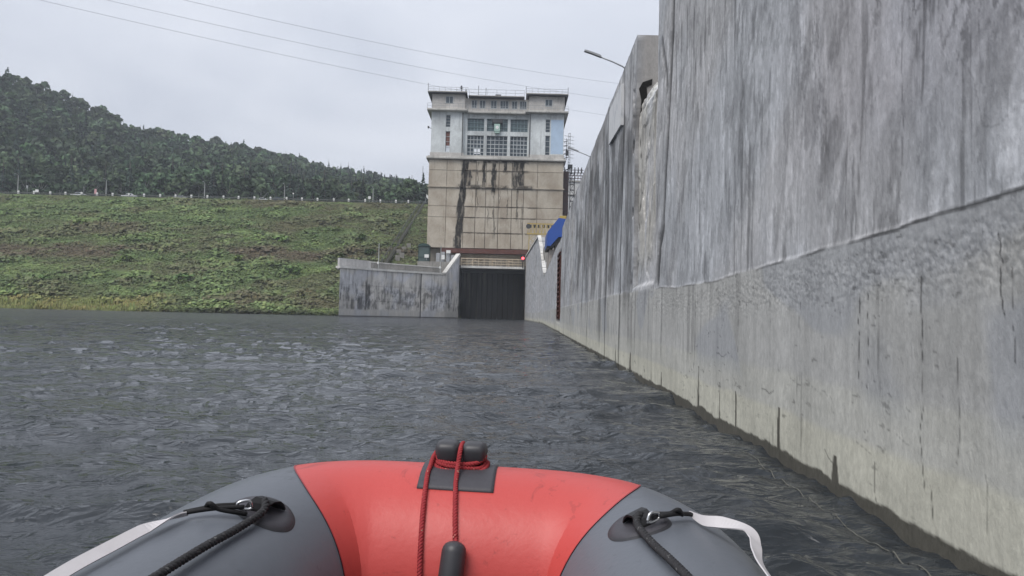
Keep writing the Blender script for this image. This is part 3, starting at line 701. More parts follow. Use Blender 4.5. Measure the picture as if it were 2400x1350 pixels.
def crest():
    m = MB(); m.box(-330, 90, 232.02, 246, 33.2, 34.25); tag(m.build('road', M['asphalt']), 'asphalt road along the crest of the dam', 'road', kind='structure')
    # guard rail along the edge
    g = empty('guard_rail', (-80, 232.4, 34), 'low grey green guard rail along the dam crest road', 'guard rail')
    r = MB(); r.bar((-200, 232.6, 34.6), (-21, 232.6, 34.75), 0.08, 0.25); r.build('rail', M['railgrey'], g)
    # the guard posts
    for k in range(26):
        x = -150.5 + 4.78 * k + random.uniform(-0.15, 0.15)
        if k in (25,): x -= 1.0
        o = empty('guard_post', (x, 232.25, 33.9), 'white concrete guard post on the dam crest, number %d from the left of the row' % (k + 1), 'guard post', 'white guard posts along the dam crest')
        if k == 0:
            p = MB(); p.box(x - .22, x + .22, 232.05, 232.45, 33.9, 35.05); p.box(x - .19, x + .19, 232.08, 232.42, 35.05, 35.16)
            post_b = p.build('post', M['white'], o)
            p2 = MB(); p2.box(x - .225, x + .225, 232.045, 232.455, 34.45, 34.6); post_s = p2.build('band', M['darksteel'], o)
        else:
            for src in (post_b, post_s):
                c = src.copy(); COL.objects.link(c); c.parent = o
    # street lamps on the crest
    lamps = [(-152.3, 6.0, 'leftmost crest lamp pole above the dam slope'), (-125.2, 5.2, 'crest lamp pole between the two white cars'), (-95.0, 5.0, 'crest lamp pole standing to the right of the two white cars'),
             (-70.5, 5.0, 'crest lamp pole beside the dark parked car'), (-43.3, 4.6, 'crest lamp pole near the small white board')]
    for k, (x, h, lab) in enumerate(lamps):
        o = empty('street_lamp', (x, 234.5, 34.2), lab, 'street lamp', 'lamp poles along the dam crest')
        p = MB(); p.tube([(x, 234.5, 34.2), (x, 234.5, 34.2 + h)], [0.16, 0.10], 8); p.build('pole', M['pole'], o)
        p = MB(); p.tube([(x, 234.5, 34.2 + h - .1), (x, 234.2, 34.3 + h), (x, 233.4, 34.45 + h)], 0.05, 6); p.build('arm', M['steel'], o)
        p = MB(); p.box(x - .15, x + .15, 232.8, 233.5, 34.38 + h, 34.52 + h); p.build('lamp_head', M['steel'], o)
    # signs
    def sign(x, h, w, hh, name, lab, mat, y=233.6):
        o = empty(name, (x, y, 34.2), lab, 'road sign')
        p = MB(); p.tube([(x, y, 34.2), (x, y, 34.2 + h)], 0.06, 6); p.build('pole', M['steel'], o)
        p = MB(); p.box(x - w / 2, x + w / 2, y - .1, y - .06, 34.2 + h - hh, 34.2 + h); p.build('sign_plate', mat, o)
    pink = plain('pink_sign', (0.55, 0.32, 0.33), 0.5)
    sign(-145.8, 1.6, 1.0, 0.8, 'road_sign', 'small white board beside the leftmost crest lamp pole', M['white'])
    sign(-148.8, 2.8, 0.5, 0.9, 'road_sign', 'narrow pale sign on a tall pole at the far left of the crest', M['steel'])
    sign(-127.9, 2.2, 0.7, 1.5, 'road_sign', 'pinkish upright sign just left of a crest lamp pole', pink)
    sign(-131.5, 2.8, 0.25, 0.35, 'road_sign', 'thin post with tiny plate behind the left white car', M['steel'])
    sign(-44.2, 2.0, 0.8, 0.8, 'road_sign', 'square white board beside the rightmost crest lamp pole', M['white'])
    sign(-67.5, 2.5, 0.4, 0.4, 'road_sign', 'small white plate right of the dark parked car', M['white'])
    # guardrail marker and flag at the right end of the crest
    o = empty('flag', (-27.0, 232.3, 34), 'small white flag on a pole where the slope stairs meet the crest', 'flag')
    p = MB(); p.tube([(-27.0, 232.3, 33.9), (-26.7, 232.3, 37.2)], 0.05, 6); p.build('flag_pole', M['steel'], o)
    p = MB(); p.add([(-26.7, 232.3, 37.2), (-26.1, 232.25, 36.5), (-26.15, 232.35, 35.6), (-26.75, 232.3, 36.2), (-26.7, 232.33, 37.2), (-26.1, 232.28, 36.5), (-26.15, 232.38, 35.6), (-26.75, 232.33, 36.2)], [(0, 1, 2, 3), (7, 6, 5, 4), (0, 4, 5, 1), (1, 5, 6, 2), (2, 6, 7, 3), (3, 7, 4, 0)]); p.build('cloth', M['white'], o)
crest()

def car(x, y, z, paint, label, L=4.3, flip=1):
    o = empty('parked_car', (x, y, z), label, 'car', 'cars on the dam crest road')
    H = 1.45
    prof = [(-L/2, 0.35), (-L/2, 0.72), (-L/2+0.15, 0.85), (-L/2+1.15, 0.93), (-L/2+1.75, 1.38), (-L/2+2.2, H), (L/2-1.35, H-0.03), (L/2-0.65, 1.0), (L/2-0.08, 0.93), (L/2, 0.7), (L/2, 0.35)]
    prof = [(x + flip * a, z + b) for a, b in prof]
    m = MB(); m.prism(prof, y, y + 1.7); b = m.build('body', paint, o)
    gl = [(-L/2+1.3, 0.95), (-L/2+1.85, 1.33), (-L/2+2.25, H-0.07), (L/2-1.4, H-0.1), (L/2-0.85, 0.98)]
    m = MB(); m.prism([(x + flip * a, z + b_) for a, b_ in gl], y - 0.012, y + 1.712); m.build('side_window', M['glass'], o)
    for wx in (-L/2 + 0.8, L/2 - 0.8):
        for yy in (y - 0.03, y + 1.53):
            w = MB(); w.tube([(x + flip * wx, yy, z + 0.32), (x + flip * wx, yy + 0.2, z + 0.32)], 0.32, 14); wo_ = w.build('wheel', M['darksteel'], o)
            w = MB(); w.tube([(x + flip * wx, yy - .01, z + 0.32), (x + flip * wx, yy + 0.21, z + 0.32)], 0.19, 10); w.build('rim', M['steel'], wo_)
    return o
pw = plain('white_car_paint', (0.75, 0.76, 0.78), 0.3, 0.5, 0.05); pd = plain('dark_car_paint', (0.035, 0.045, 0.06), 0.25, 0.5, 0.1); ps = plain('silver_car_paint', (0.30, 0.31, 0.32), 0.3, 0.5, 0.1)
car(-135.0, 236.2, 34.25, pw, 'white car on the dam crest, left of the pinkish sign', 4.2)
car(-119.3, 236.2, 34.25, pw, 'white car on the dam crest, right of the tall lamp pole', 4.3)
car(-73.3, 236.2, 34.25, pd, 'dark blue car on the dam crest road', 4.4)
car(-103.8, 237.2, 34.25, ps, 'silver car half hidden by the crest edge', 4.2)
car(-78.6, 238.0, 34.25, pw, 'white car just left of the dark blue car', 4.0)

# stairs down the slope
M['mossy'] = plain('mossy_concrete', (0.12, 0.12, 0.085), .9, .1, .4, 1.5)
def stairs():
    o = empty('slope_stairs', (-29.5, 208, 23), 'weathered concrete stairs with thin rails climbing the dam slope by the tower', 'stairs')
    a = Vector((-31.4, 186.0, 11.9)); b = Vector((-27.6, 231.5, 33.9)); n = 62
    for k in range(n):
        t = k / (n - 1); p = a.lerp(b, t)
        m = MB(); m.box(p.x - 0.55, p.x + 0.55, p.y - 0.4, p.y + 0.4, p.z - 0.45, p.z + 0.12)
        if k == 0: st0 = m.build('step', M['mossy'], o); base0 = p
        else:
            c = st0.copy(); COL.objects.link(c); c.parent = o; c.location = p - base0
    for dx in (-0.7, 0.7):
        m = MB(); m.bar(a + Vector((dx, 0, 1.2)), b + Vector((dx, 0, 1.2)), 0.10); m.bar(a + Vector((dx, 0, 0.7)), b + Vector((dx, 0, 0.7)), 0.06)
        for k in range(20):
            p = a.lerp(b, k / 19) + Vector((dx, 0, 0)); m.bar(p, p + Vector((0, 0, 1.2)), 0.07)
        m.build('railing', M['darksteel'], o)
    # retaining slabs beside the stairs
    for k, (x, y) in enumerate(((-29.2, 196), (-28.2, 198), (-27.2, 200), (-29.0, 193), (-28.1, 194.5))):
        z = float(bank_z(np.array([x]), np.array([y]))[0]); s = MB(); s.box(x - .55, x + .55, y - .2, y + .2, z - .5, z + 1.3)
        tag(s.build('concrete_slab', M['parapet_d'], None, (x, y, z)), 'dark concrete slab standing in the grass beside the slope stairs, %s' % ('upper left', 'upper middle', 'upper right', 'lower left', 'lower right')[k], 'slab', 'slabs beside the slope stairs')
stairs()

# terrace behind the guide wall
m = MB(); m.slab([(-33.2, 152.2), (-26.0, 162.5), (-20, 168.4), (-13.5, 175), (-12.3, 181), (-21, 181.5), (-30, 176)], 3, 9.25)
tag(m.build('terrace', M['parapet_d']), 'concrete terrace behind the guide wall', 'terrace', kind='structure')

# ---- forested hill
RID = np.array([(-700, 40, 380), (-300, 95, 400), (0, 180, 430), (150, 228, 450), (300, 306, 480), (420, 324, 500), (560, 348, 520), (750, 395, 560), (1000, 447, 620), (1250, 500, 680), (1700, 560, 740)], float)
def ridge_pt(u):
    """u = bearing parameter (x/y scaled); gives ridge x, y, z"""
    D = np.interp(u, RID[:, 0], RID[:, 2]); yy = np.interp(u, RID[:, 0], RID[:, 1])
    t = (u - 1200) / 1800.0; el = (709 + 0.0245 * u - yy) / 1800.0
    return t * D, D, CAMZ + D * el - 9.0
def hill_pt(u, v):
    """v 0..1 from the road to the ridge, beyond 1 it falls away"""
    rx, ry, rz = ridge_pt(u); t = (u - 1200) / 1800.0
    by = 262 + 6 * np.sin(u * 0.01); bx = t * by; bz = np.full_like(rx, 32.5)
    q = np.clip(v, 0, 1); prof = q ** 1.12
    z = bz + (rz - bz) * prof - np.maximum(v - 1, 0) * 60
    x = bx + (rx - bx) * v; y = by + (ry - by) * v
    z = z + 3.0 * (fbm(x * 0.02, y * 0.02, 3, 4) - .5) * sst(0, 0.2, v)
    return x, y, z
def build_hill():
    us = np.linspace(-700, 1700, 120); vs = np.linspace(-0.08, 1.6, 50)
    U_, V_ = np.meshgrid(us, vs, indexing='ij'); x, y, z = hill_pt(U_, V_)
    C = np.tile(np.array([0.035, 0.042, 0.02]), (x.size, 1))
    n, k = x.shape; i = np.arange((n - 1) * (k - 1)); r_ = i // (k - 1); c_ = i % (k - 1); b = r_ * k + c_
    o = np_mesh('hill', np.stack([x, y, z], -1).reshape(-1, 3), np.stack([b, b + k, b + k + 1, b + 1], -1), M['bank'], attrs={'col': C}, smooth=True)
    tag(o, 'hill ground under the forest', 'hill', kind='structure')
    m = MB(); m.box(-400, 600, 246, 900, 20, 32.4); tag(m.build('ground', M['bank_plain']), 'ground behind the dam crest', 'ground', kind='structure')
M['bank_plain'] = plain('dark_soil', (0.05, 0.055, 0.025), 0.95, 0.1, 0.3, 0.3)
build_hill()

# ---- trees
def leaf_mat(name, attr):
    m = Mat(name, 0.75, 0.15); c = m.attr('col')
    if attr:
        r = m.rnd(); c = m.scale(c, r * 1.25 + 0.45)
        r2 = S(m.nt, (r * 7.31)._m('FRACT').k); c = m.mix(c, m.scale(c, r2 * 0 + 1.0), 1.0)
        hs = m.nt.nodes.new('ShaderNodeHueSaturation'); m.nt.links.new(c.k, hs.inputs['Color']); m.nt.links.new((r2 * 0.05 + 0.475).k, hs.inputs['Hue'])
        c = S(m.nt, hs.outputs['Color'])
    m.base(c); m.b.inputs['Subsurface Weight'].default_value = 0.0
    return m.m
M['leaf'] = leaf_mat('tree_leaves', True); M['leaf_far'] = leaf_mat('forest_leaves', False)
M['bark'] = plain('bark', (0.10, 0.085, 0.07), 0.9, 0.1, 0.3); M['birch'] = plain('birch_bark', (0.33, 0.32, 0.30), 0.9, 0.1, 0.4, 2)
def quads(c, nrm, w, rg):
    a = np.cross(nrm, rg.normal(0, 1, nrm.shape)); a /= np.linalg.norm(a, axis=1)[:, None] + 1e-9; b = np.cross(nrm, a)
    w = w[:, None]
    return np.stack([c - a * w - b * w * .7, c + a * w * .8 - b * w, c + a * w + b * w * .6, c - a * w * .5 + b * w], 1).reshape(-1, 3)
def crown_broad(rg, H, Wd, ncl, nl, lw=0.75):
    """leaf clumps through an uneven crown; returns verts, colours (relative)"""
    out = []; cols = []
    for k in range(ncl):
        th = rg.uniform(0, 2 * pi); h = rg.uniform(0.0, 1.0); rmax = (np.sin(pi * (0.12 + 0.80 * h)) ** 0.8) * Wd / 2
        rr = rmax * np.sqrt(rg.uniform(0.25, 1.0)); c0 = np.array([rr * cos(th), rr * sin(th), H * (0.24 + 0.68 * h)])
        cr_ = Wd * rg.uniform(0.13, 0.21)
        d = rg.normal(0, 1, (nl, 3)); d /= np.linalg.norm(d, axis=1)[:, None]; d[:, 2] = np.abs(d[:, 2]) * 1.0 - 0.25
        c = c0 + d * cr_ * rg.uniform(0.6, 1.1, (nl, 1)); nrm = d + rg.normal(0, 0.45, (nl, 3)) + np.array([0, 0, 0.25]); nrm /= np.linalg.norm(nrm, axis=1)[:, None]
        out.append(quads(c, nrm, rg.uniform(0.6, 1.25, nl) * lw, rg)); cols.append(np.repeat(rg.uniform(0.7, 1.35) * rg.uniform(0.75, 1.25, nl), 4))
    return np.concatenate(out), np.concatenate(cols)
def crown_con(rg, H, Wd, tiers, per, lw=0.8):
    out = []; cols = []
    for k in range(tiers):
        h = k / (tiers - 1); r = Wd / 2 * (1 - h) ** 0.85 + 0.12; z = H * (0.14 + 0.84 * h); n = max(3, int(per * (1 - 0.6 * h)))
        th = rg.uniform(0, 2 * pi, n); rr = r * rg.uniform(0.45, 1.0, n); c = np.stack([rr * np.cos(th), rr * np.sin(th), z + rg.normal(0, 0.25, n) - 0.25 * rr], -1)
        nrm = np.stack([np.cos(th) * 0.7, np.sin(th) * 0.7, np.full(n, 0.75)], -1) + rg.normal(0, 0.25, (n, 3)); nrm /= np.linalg.norm(nrm, axis=1)[:, None]
        out.append(quads(c, nrm, rg.uniform(0.55, 1.1, n) * lw * (1.15 - 0.75 * h), rg)); cols.append(np.repeat(rg.uniform(0.7, 1.3, n), 4))
    tip = np.array([[-.5, 0, H * .82], [.5, 0, H * .82], [.1, 0, H * .99], [-.1, 0, H * .99], [0, -.5, H * .82], [0, .5, H * .82], [0, .1, H * .99], [0, -.1, H * .99]])
    out.append(tip); cols.append(np.ones(8)); return np.concatenate(out), np.concatenate(cols)
BROAD = np.array([0.058, 0.088, 0.047]); CONI = np.array([0.028, 0.044, 0.033])
def build_forest():
    rg = np.random.default_rng(77)
    protos = []
    for k in range(6):
        V, c = crown_broad(rg, 12.5, rg.uniform(5.4, 7.2), 44, 17, 0.52); protos.append(('broad', V, c[:, None] * BROAD, M['leaf']))
    for k in range(3):
        V, c = crown_con(rg, 14.0, rg.uniform(4.8, 6.2), 20, 18, 0.62); protos.append(('con', V, c[:, None] * CONI, M['leaf']))
    meshes = []
    for kind, V, c, mt in protos:
        o = np_mesh('crown', V, np.arange(len(V)).reshape(-1, 4), mt, attrs={'col': c}); me = o.data; bpy.data.objects.remove(o)
        t = MB(); lean = rg.uniform(-.3, .3); top = 10.5 if kind == 'broad' else 16
        t.tube([(0, 0, -1.5), (lean * .4, 0, 4), (lean, .1, top)], [0.26, 0.19, 0.06], 7)
        if kind == 'broad':
            for q in range(5):
                a = rg.uniform(0, 2 * pi); z0 = rg.uniform(4, 8); t.tube([(lean * .5, 0, z0), (1.3 * cos(a), 1.3 * sin(a), z0 + 1.4), (2.5 * cos(a), 2.5 * sin(a), z0 + 3.0)], [0.11, 0.08, 0.03], 5)
        to = t.build('trunk', M['birch'] if kind == 'broad' and rg.random() < .6 else M['bark']); tm = to.data; bpy.data.objects.remove(to)
        meshes.append((kind, me, tm))
    # scatter
    pts = []
    cell = {}
    tries = 0
    while len(pts) < 2700 and tries < 70000:
        tries += 1
        u = rg.uniform(-330, 1060); v = rg.uniform(0.0, 1.0) ** 0.85 * 1.12
        x, y, z = [float(q) for q in hill_pt(np.array([u]), np.array([v]))]
        dmin = 4.7 if v < 0.12 else 5.0
        key = (int(x // 6), int(y // 6)); ok = True
        for i in (-1, 0, 1):
            for j in (-1, 0, 1):
                for (a, b) in cell.get((key[0] + i, key[1] + j), ()):
                    if (a - x) ** 2 + (b - y) ** 2 < dmin ** 2: ok = False
        if ok: cell.setdefault(key, []).append((x, y)); pts.append((u, v, x, y, z))
    vis = sorted([p for p in pts if -20 < p[0] < 1010], key=lambda p: p[1] - 0.0 * p[0])
    # the 300 that show largest: those nearest the road and those standing free on the ridge
    ridge = [p for p in vis if 0.93 < p[1] < 1.03]; ridge = ridge[:70]; front = [p for p in vis if p not in ridge][:300 - len(ridge)]
    ind = set(id(p) for p in ridge + front)
    conp = lambda p: 0.22 if p[1] > 0.9 else 0.16 + 0.25 * (fbm(np.array([p[2] * .02]), np.array([p[3] * .02]), 9, 2)[0] > .55)
    for p in ridge + front:
        kind = 'con' if rg.random() < conp(p) else 'broad'
        cand = [m_ for m_ in meshes if m_[0] == kind]; _, me, tm = cand[rg.integers(len(cand))]
        where = 'on the hill skyline' if p[1] > 0.9 else ('right behind the dam road' if p[1] < 0.12 else 'on the lower hillside')
        side = 'far left' if p[0] < 330 else ('mid hill' if p[0] < 680 else 'towards the tower')
        nm = 'conifer_tree' if kind == 'con' else 'leafy_tree'
        lab = ('dark pointed conifer %s, %s' if kind == 'con' else 'round crowned leafy tree %s, %s') % (where, side)
        o = empty(nm, (p[2], p[3], p[4]), lab, 'tree', lab.replace('tree', 'trees').replace('conifer', 'conifers'))
        sc_ = rg.uniform(0.62, 1.22); o.scale = (sc_ * rg.uniform(.9, 1.15), sc_ * rg.uniform(.9, 1.15), sc_); o.rotation_euler.z = rg.uniform(0, 6.28)
        for n_, d_ in (('crown', me), ('trunk', tm)):
            c = bpy.data.objects.new(n_, d_); COL.objects.link(c); c.parent = o
    # the rest of the wood as one mass
    VV = []; CC = []
    small = []
    for k in range(8): small.append(('broad',) + crown_broad(rg, 12.5, rg.uniform(5.6, 7.4), 28, 9, 0.72))
    for k in range(4): small.append(('con',) + crown_con(rg, 14.0, rg.uniform(4.8, 6.2), 13, 12, 0.85))
    for p in pts:
        if id(p) in ind: continue
        kind = 'con' if rg.random() < conp(p) else 'broad'
        cand = [q for q in small if q[0] == kind]; _, V, c = cand[rg.integers(len(cand))]
        a = rg.uniform(0, 6.28); s_ = rg.uniform(0.62, 1.25); R2 = np.array([[cos(a), -sin(a), 0], [sin(a), cos(a), 0], [0, 0, 1]])
        VV.append((V * s_) @ R2.T + np.array(p[2:5])); base = BROAD if kind == 'broad' else CONI
        CC.append(c[:, None] * base * rg.uniform(0.5, 1.6) * rg.uniform(0.9, 1.12, 3))
    VV = np.concatenate(VV); CC = np.concatenate(CC)
    o = np_mesh('forest', VV, np.arange(len(VV)).reshape(-1, 4), M['leaf_far'], attrs={'col': CC}); tag(o, 'dense mixed forest covering the hillside', 'forest', kind='stuff')
build_forest()
def shrubs():
    rg = np.random.default_rng(15); spots = [(-44, .42), (-41, .34), (-52, .30), (-37.5, .36), (-36, .46), (-60, .55), (-73, .22), (-90, .35), (-112, .62), (-48, .66), (-30.5, .52), (-66, .38), (-100, .20), (-40, .58)]
    ms = []
    for k in range(3):
        V, c = crown_broad(rg, 2.0, 3.4, 16, 10, 0.30); o = np_mesh('foliage', V - np.array([0, 0, .35]), np.arange(len(V)).reshape(-1, 4), M['leaf'], attrs={'col': c[:, None] * np.array([0.115, 0.165, 0.055])}); ms.append(o.data); bpy.data.objects.remove(o)
    for k, (x, t) in enumerate(spots):
        ys = float(shore_y(np.array([x]))[0]); y = ys + t * (CREST_Y - ys); z = float(bank_z(np.array([x]), np.array([y]))[0])
        where = 'left of the slope stairs' if x > -42 else ('above the guide wall end' if x > -55 else ('on the middle of the slope' if x > -95 else 'on the far left of the slope'))
        h = 'low on' if t < .36 else ('half way up' if t < .5 else 'high on')
        o = empty('shrub', (x, y, z), 'rounded green shrub %s the dam bank, %s' % (h, where), 'shrub', 'shrubs on the dam slope'); s = rg.uniform(.7, 1.25); o.scale = (s * 1.2, s, s * .8); o.rotation_euler.z = rg.uniform(0, 6)
        c = bpy.data.objects.new('foliage', ms[k % 3]); COL.objects.link(c); c.parent = o
shrubs()
# ------------------------------------------------------------------ haze
def haze():
    m = MB(); m.box(-420, 420, -60, 900, -2.5, 182)
    hm = bpy.data.materials.new('haze'); hm.use_nodes = True; nt = hm.node_tree; nt.nodes.remove(nt.nodes['Principled BSDF'])
    v = nt.nodes.new('ShaderNodeVolumePrincipled'); v.inputs['Color'].default_value = (0.86, 0.92, 1.0, 1); v.inputs['Density'].default_value = 0.00036
    nt.links.new(v.outputs[0], nt.nodes['Material Output'].inputs['Volume'])
    tag(m.build('haze', hm), 'thin grey air between the boat and the far hill', 'haze', kind='stuff')
haze()
# ================================================================== LOCK TOWER
def tower_panel_mat():
    m = Mat('tower_panel_concrete', 0.92, 0.15)
    x, y, z = m.xyz(world=True)
    big = m.noise((.25, .25, .2), 1, 5, .6, .4, world=True); st = m.noise((1.3, 1.3, .10), 1, 5, .62, .3, world=True); fine = m.noise((2.4, 2.4, 1.6), 1, 6, .65, world=True)
    wob = (m.noise((0.35, .35, .25), 1, 4, .6, world=True) - .5)
    edge = (m.noise((2.2, 2.2, .35), 1, 5, .6, world=True) - .5) * 1.1
    f = (big.step(.25, .75) * .35 + .80) * (1 - st.step(.55, .75) * .28) * (fine * .4 + .8)
    r = m.rnd() * 0.16 + 0.92
    c = m.mix((0.40, 0.345, 0.275), (0.42, 0.38, 0.315), big.step(.35, .65))
    c = m.scale(c, f * r)
    xw = x + wob * 1.6 + edge
    def band(x0, w, zt, zb, k=1.0, drift=0.0):
        return ((xw - x0 + (z - 30.0) * drift).abs().step(w, w * .55)) * z.step(zb - .8, zb + .8) * z.step(zt + .5, zt - .5) * k
    s = band(-12.2, 1.05, 38, 16, 1.0, -0.075)
    for x0, w, zt, zb, k in ((-7.2, .55, 38, 30.5, .85), (-4.9, .7, 38, 29.5, .85), (-4.7, .25, 30, 19, .5), (-2.2, .5, 38, 34.5, .8), (0.2, .9, 38, 30.6, .75), (1.5, .8, 38, 31.3, .85), (-10.6, .5, 35, 31, .8), (.8, .28, 31, 23, .55), (-8.7, .15, 37, 25, .55), (-1.7, .15, 31, 24, .6), (-6.1, .2, 26, 22, .4), (-9.8, .12, 31, 25, .4), (-3.4, .12, 31, 26, .4), (2.0, .3, 27, 20, .35)):
        s = s.max(band(x0, w, zt, zb, k))
    cap = (xw + 4.6).abs().step(8.2, 7.6) * z.step(36.3, 37.2) * .85
    led = (x + 4.6).abs().step(9.5, 8.5) * (z - 31.0).abs().step(.75, .25) * .75
    led = led.max((x + 4.6).abs().step(8.5, 7.5) * (z + edge * .4 - 34.8).abs().step(.5, .15) * .6)
    for zz in (26.3, 23.7, 20.1): led = led.max((x + 4.0).abs().step(11, 8.5) * (z - zz + edge * .3).abs().step(.30, .06) * .6)
    pat = m.noise((.55, .55, .5), 1, 5, .65, .5, world=True).step(.36, .56); pat2 = m.noise((1.6, 1.6, .5), 1, 5, .65, .3, world=True).step(.38, .58)
    s = (s * (pat2 * .55 + .5)).max(cap * pat).max(led * pat * .85)
    s = (s * (fine * .9 + .85)).min(1.0)
    m.base(m.mix(c, (0.016, 0.015, 0.014), s * 0.96)).bump(fine + st * .5, .04, .7)
    return m.m
M['panel'] = tower_panel_mat()
M['upper'] = concrete('pale_blue_render', (0.56, 0.59, 0.59), .35, .32, .10)
M['attic'] = concrete('dirty_pale_brick', (0.50, 0.48, 0.45), .3, .35, .2)
M['cornice'] = concrete('cornice_concrete', (0.44, 0.43, 0.40), .4, .4, .3)
M['roofdark'] = plain('dark_roof_edge', (0.05, 0.053, 0.06), .8, .2, .3)
M['bluepatch'] = plain('faded_blue_paint', (0.42, 0.53, 0.66), .8, .2, .18, .6)
M['joint'] = plain('dirty_joint', (0.15, 0.13, 0.11), .95, .1, .3)
M['beam'] = plain('rusty_gate_beam', (0.115, 0.055, 0.046), .9, .15, .5, .9)
M['pane_l'] = plain('pale_pane', (0.62, 0.66, 0.70), .25, .5, .1)
M['redbrick'] = plain('red_brown_window_filling', (0.17, 0.085, 0.07), .8, .2, .35, 1.5)

def build_tower():
    root = empty('lock_tower', (-4.35, 180, 0), 'tall beige and pale blue concrete lock tower above the dark gate', 'tower')
    m = MB(); m.box(-20.25, 11.45, 180.34, 197, 16.4, 37.35); core = m.build('lower_wall', M['joint'], root)
    # concrete panels on the front of the lower block
    X = [-20.3, -16.0, -11.9, -9.1, -6.7, -3.7, -0.6, 2.2, 5.4, 11.5]; Z = [16.45, 20.1, 23.7, 26.3, 31.0, 34.8, 37.3]
    rg = random.Random(4)
    for i in range(len(X) - 1):
        for j in range(len(Z) - 1):
            side = i in (0, 1, 7, 8); gx = 0.035 if side else 0.055
            # the side bays are plain large panels: fewer joints there
            if side and j in (1, 4): continue
            z1 = Z[j + 2] if side and j in (0, 3) else Z[j + 1]
            d = rg.uniform(-.03, .03)
            p = MB(); p.bevbox(X[i] + gx, X[i + 1] - gx, 180.0 + d, 180.33, Z[j] + gx, z1 - gx, .05); p.build('concrete_panel', M['panel'], root)
    m = MB(); m.box(-20.5, 11.7, 179.72, 180.2, 30.75, 31.05); m.build('ledge', M['panel'], root)
    m = MB(); m.bevbox(-20.9, 12.0, 179.3, 197.3, 37.38, 37.95, .12); m.box(-20.6, 11.75, 179.65, 197.1, 37.95, 38.15); m.build('cornice', M['cornice'], root)
    # upper block: two plain piers and the window bay between them
    for x0, x1 in ((-20.0, -12.35), (3.05, 11.35)):
        m = MB(); sx = (-16.6, -15.5) if x0 < 0 else (7.0, 8.1)
        zs = ((39.2, 44.1), (45.1, 48.0)) if x0 < 0 else ((38.4, 43.6), (44.4, 47.5))
        m.box(x0, sx[0], 180.15, 184, 38.15, 48.75); m.box(sx[1], x1, 180.15, 184, 38.15, 48.75)
        m.box(sx[0], sx[1], 180.152, 184, 38.15, zs[0][0]); m.box(sx[0], sx[1], 180.152, 184, zs[0][1], zs[1][0]); m.box(sx[0], sx[1], 180.152, 184, zs[1][1], 48.75)
        pier = m.build('pier', M['upper'], root)
        for q, (a, b) in enumerate(zs):
            f = MB(); f.box(sx[0], sx[0] + .09, 180.35, 180.45, a, b); f.box(sx[1] - .09, sx[1], 180.35, 180.45, a, b); f.box(sx[0] + .09, sx[1] - .09, 180.352, 180.45, a, a + .1); f.box(sx[0] + .09, sx[1] - .09, 180.352, 180.45, b - .1, b)
            for kk in range(1, 4): zz = a + (b - a) * kk / 4; f.box(sx[0] + .09, sx[1] - .09, 180.36, 180.44, zz - .04, zz + .04)
            w = f.build('slit_window', M['frame_w'], root)
            g = MB(); g.box(sx[0] + .05, sx[1] - .05, 180.5, 180.56, a, b); g.build('pane', M['glass'] if not (x0 < 0 and q == 0) else M['redbrick'], w)
            if x0 < 0 and q == 0:
                g = MB(); g.box(sx[0] + .1, sx[1] - .1, 180.462, 180.49, a + .1, a + 1.5); g.build('pane', M['pane_l'], w)
        m = MB(); m.box(x0 - .15, x1 + .15, 179.95, 180.15, 38.15, 39.0); m.build('plinth', M['attic'], root)
    m = MB(); m.box(8.3, 11.25, 180.128, 180.147, 39.3, 47.4); m.build('blue_patch', M['bluepatch'], root)
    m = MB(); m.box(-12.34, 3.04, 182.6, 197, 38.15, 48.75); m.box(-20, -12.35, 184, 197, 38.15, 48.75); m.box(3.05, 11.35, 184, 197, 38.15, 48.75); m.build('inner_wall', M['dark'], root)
    m = MB()
    for a, b in ((-12.34, -11.5), (-7.55, -6.9), (-1.95, -1.3), (2.8, 3.04)): m.box(a, b, 180.9, 182.5, 38.15, 48.75)
    for a, b in ((-11.5, -7.55), (-6.9, -1.95), (-1.3, 2.8)):
        for c, d in ((38.15, 38.55), (43.45, 44.5), (47.5, 48.75)): m.box(a, b, 180.93, 182.5, c, d)
    m.build('window_bay', M['upper'], root)
    for ci, (a, b) in enumerate(((-11.5, -7.55), (-6.9, -1.95), (-1.3, 2.8))):
        for ri, (c, d, nx, nz) in enumerate(((38.55, 43.45, 5, 5), (44.5, 47.5, 5, 3))):
            f = MB(); t = .07
            for k in range(nx + 1):
                xx = a + (b - a) * k / nx; f.box(max(a, xx - t), min(b, xx + t), 181.3, 181.42, c, d)
            for k in range(nz + 1):
                zz = c + (d - c) * k / nz; f.box(a, b, 181.31, 181.41, max(c, zz - t * (1.6 if k == 3 and ri == 0 else 1)), min(d, zz + t))
            w = f.build('window', M['frame_w'] if ri == 0 else M['frame_t'], root)
            g = MB(); g.box(a, b, 181.5, 181.56, c, d); g.build('pane', M['glass'] if ri == 0 else M['glass_t'], w)
            if ri == 0 and ci == 0:
                dx = (b - a) / 5; dz = (d - c) / 5
                for px_, pz_ in ((2, 1), (3, 1), (3, 2), (2, 0), (3, 0)):
                    if pz_ == 2 and px_ == 3: continue
                    g = MB(); g.box(a + dx * px_ + .09, a + dx * (px_ + 1) - .09, 181.44, 181.49, c + dz * pz_ + (.1 if pz_ else .6), c + dz * (pz_ + 1) - .09); g.build('pane', M['pane_w'], w)
    # stained sill under the window bay
    m = MB(); m.box(-12.3, 3.0, 179.9, 180.9, 38.16, 38.5); m.build('sill', M['cornice'], root)
    # downpipes beside the bay
    for x in (-12.6, 3.3):
        m = MB(); m.tube([(x, 180.02, 38.3), (x, 180.02, 48.6)], .1, 8); m.build('downpipe', M['darksteel'], root)
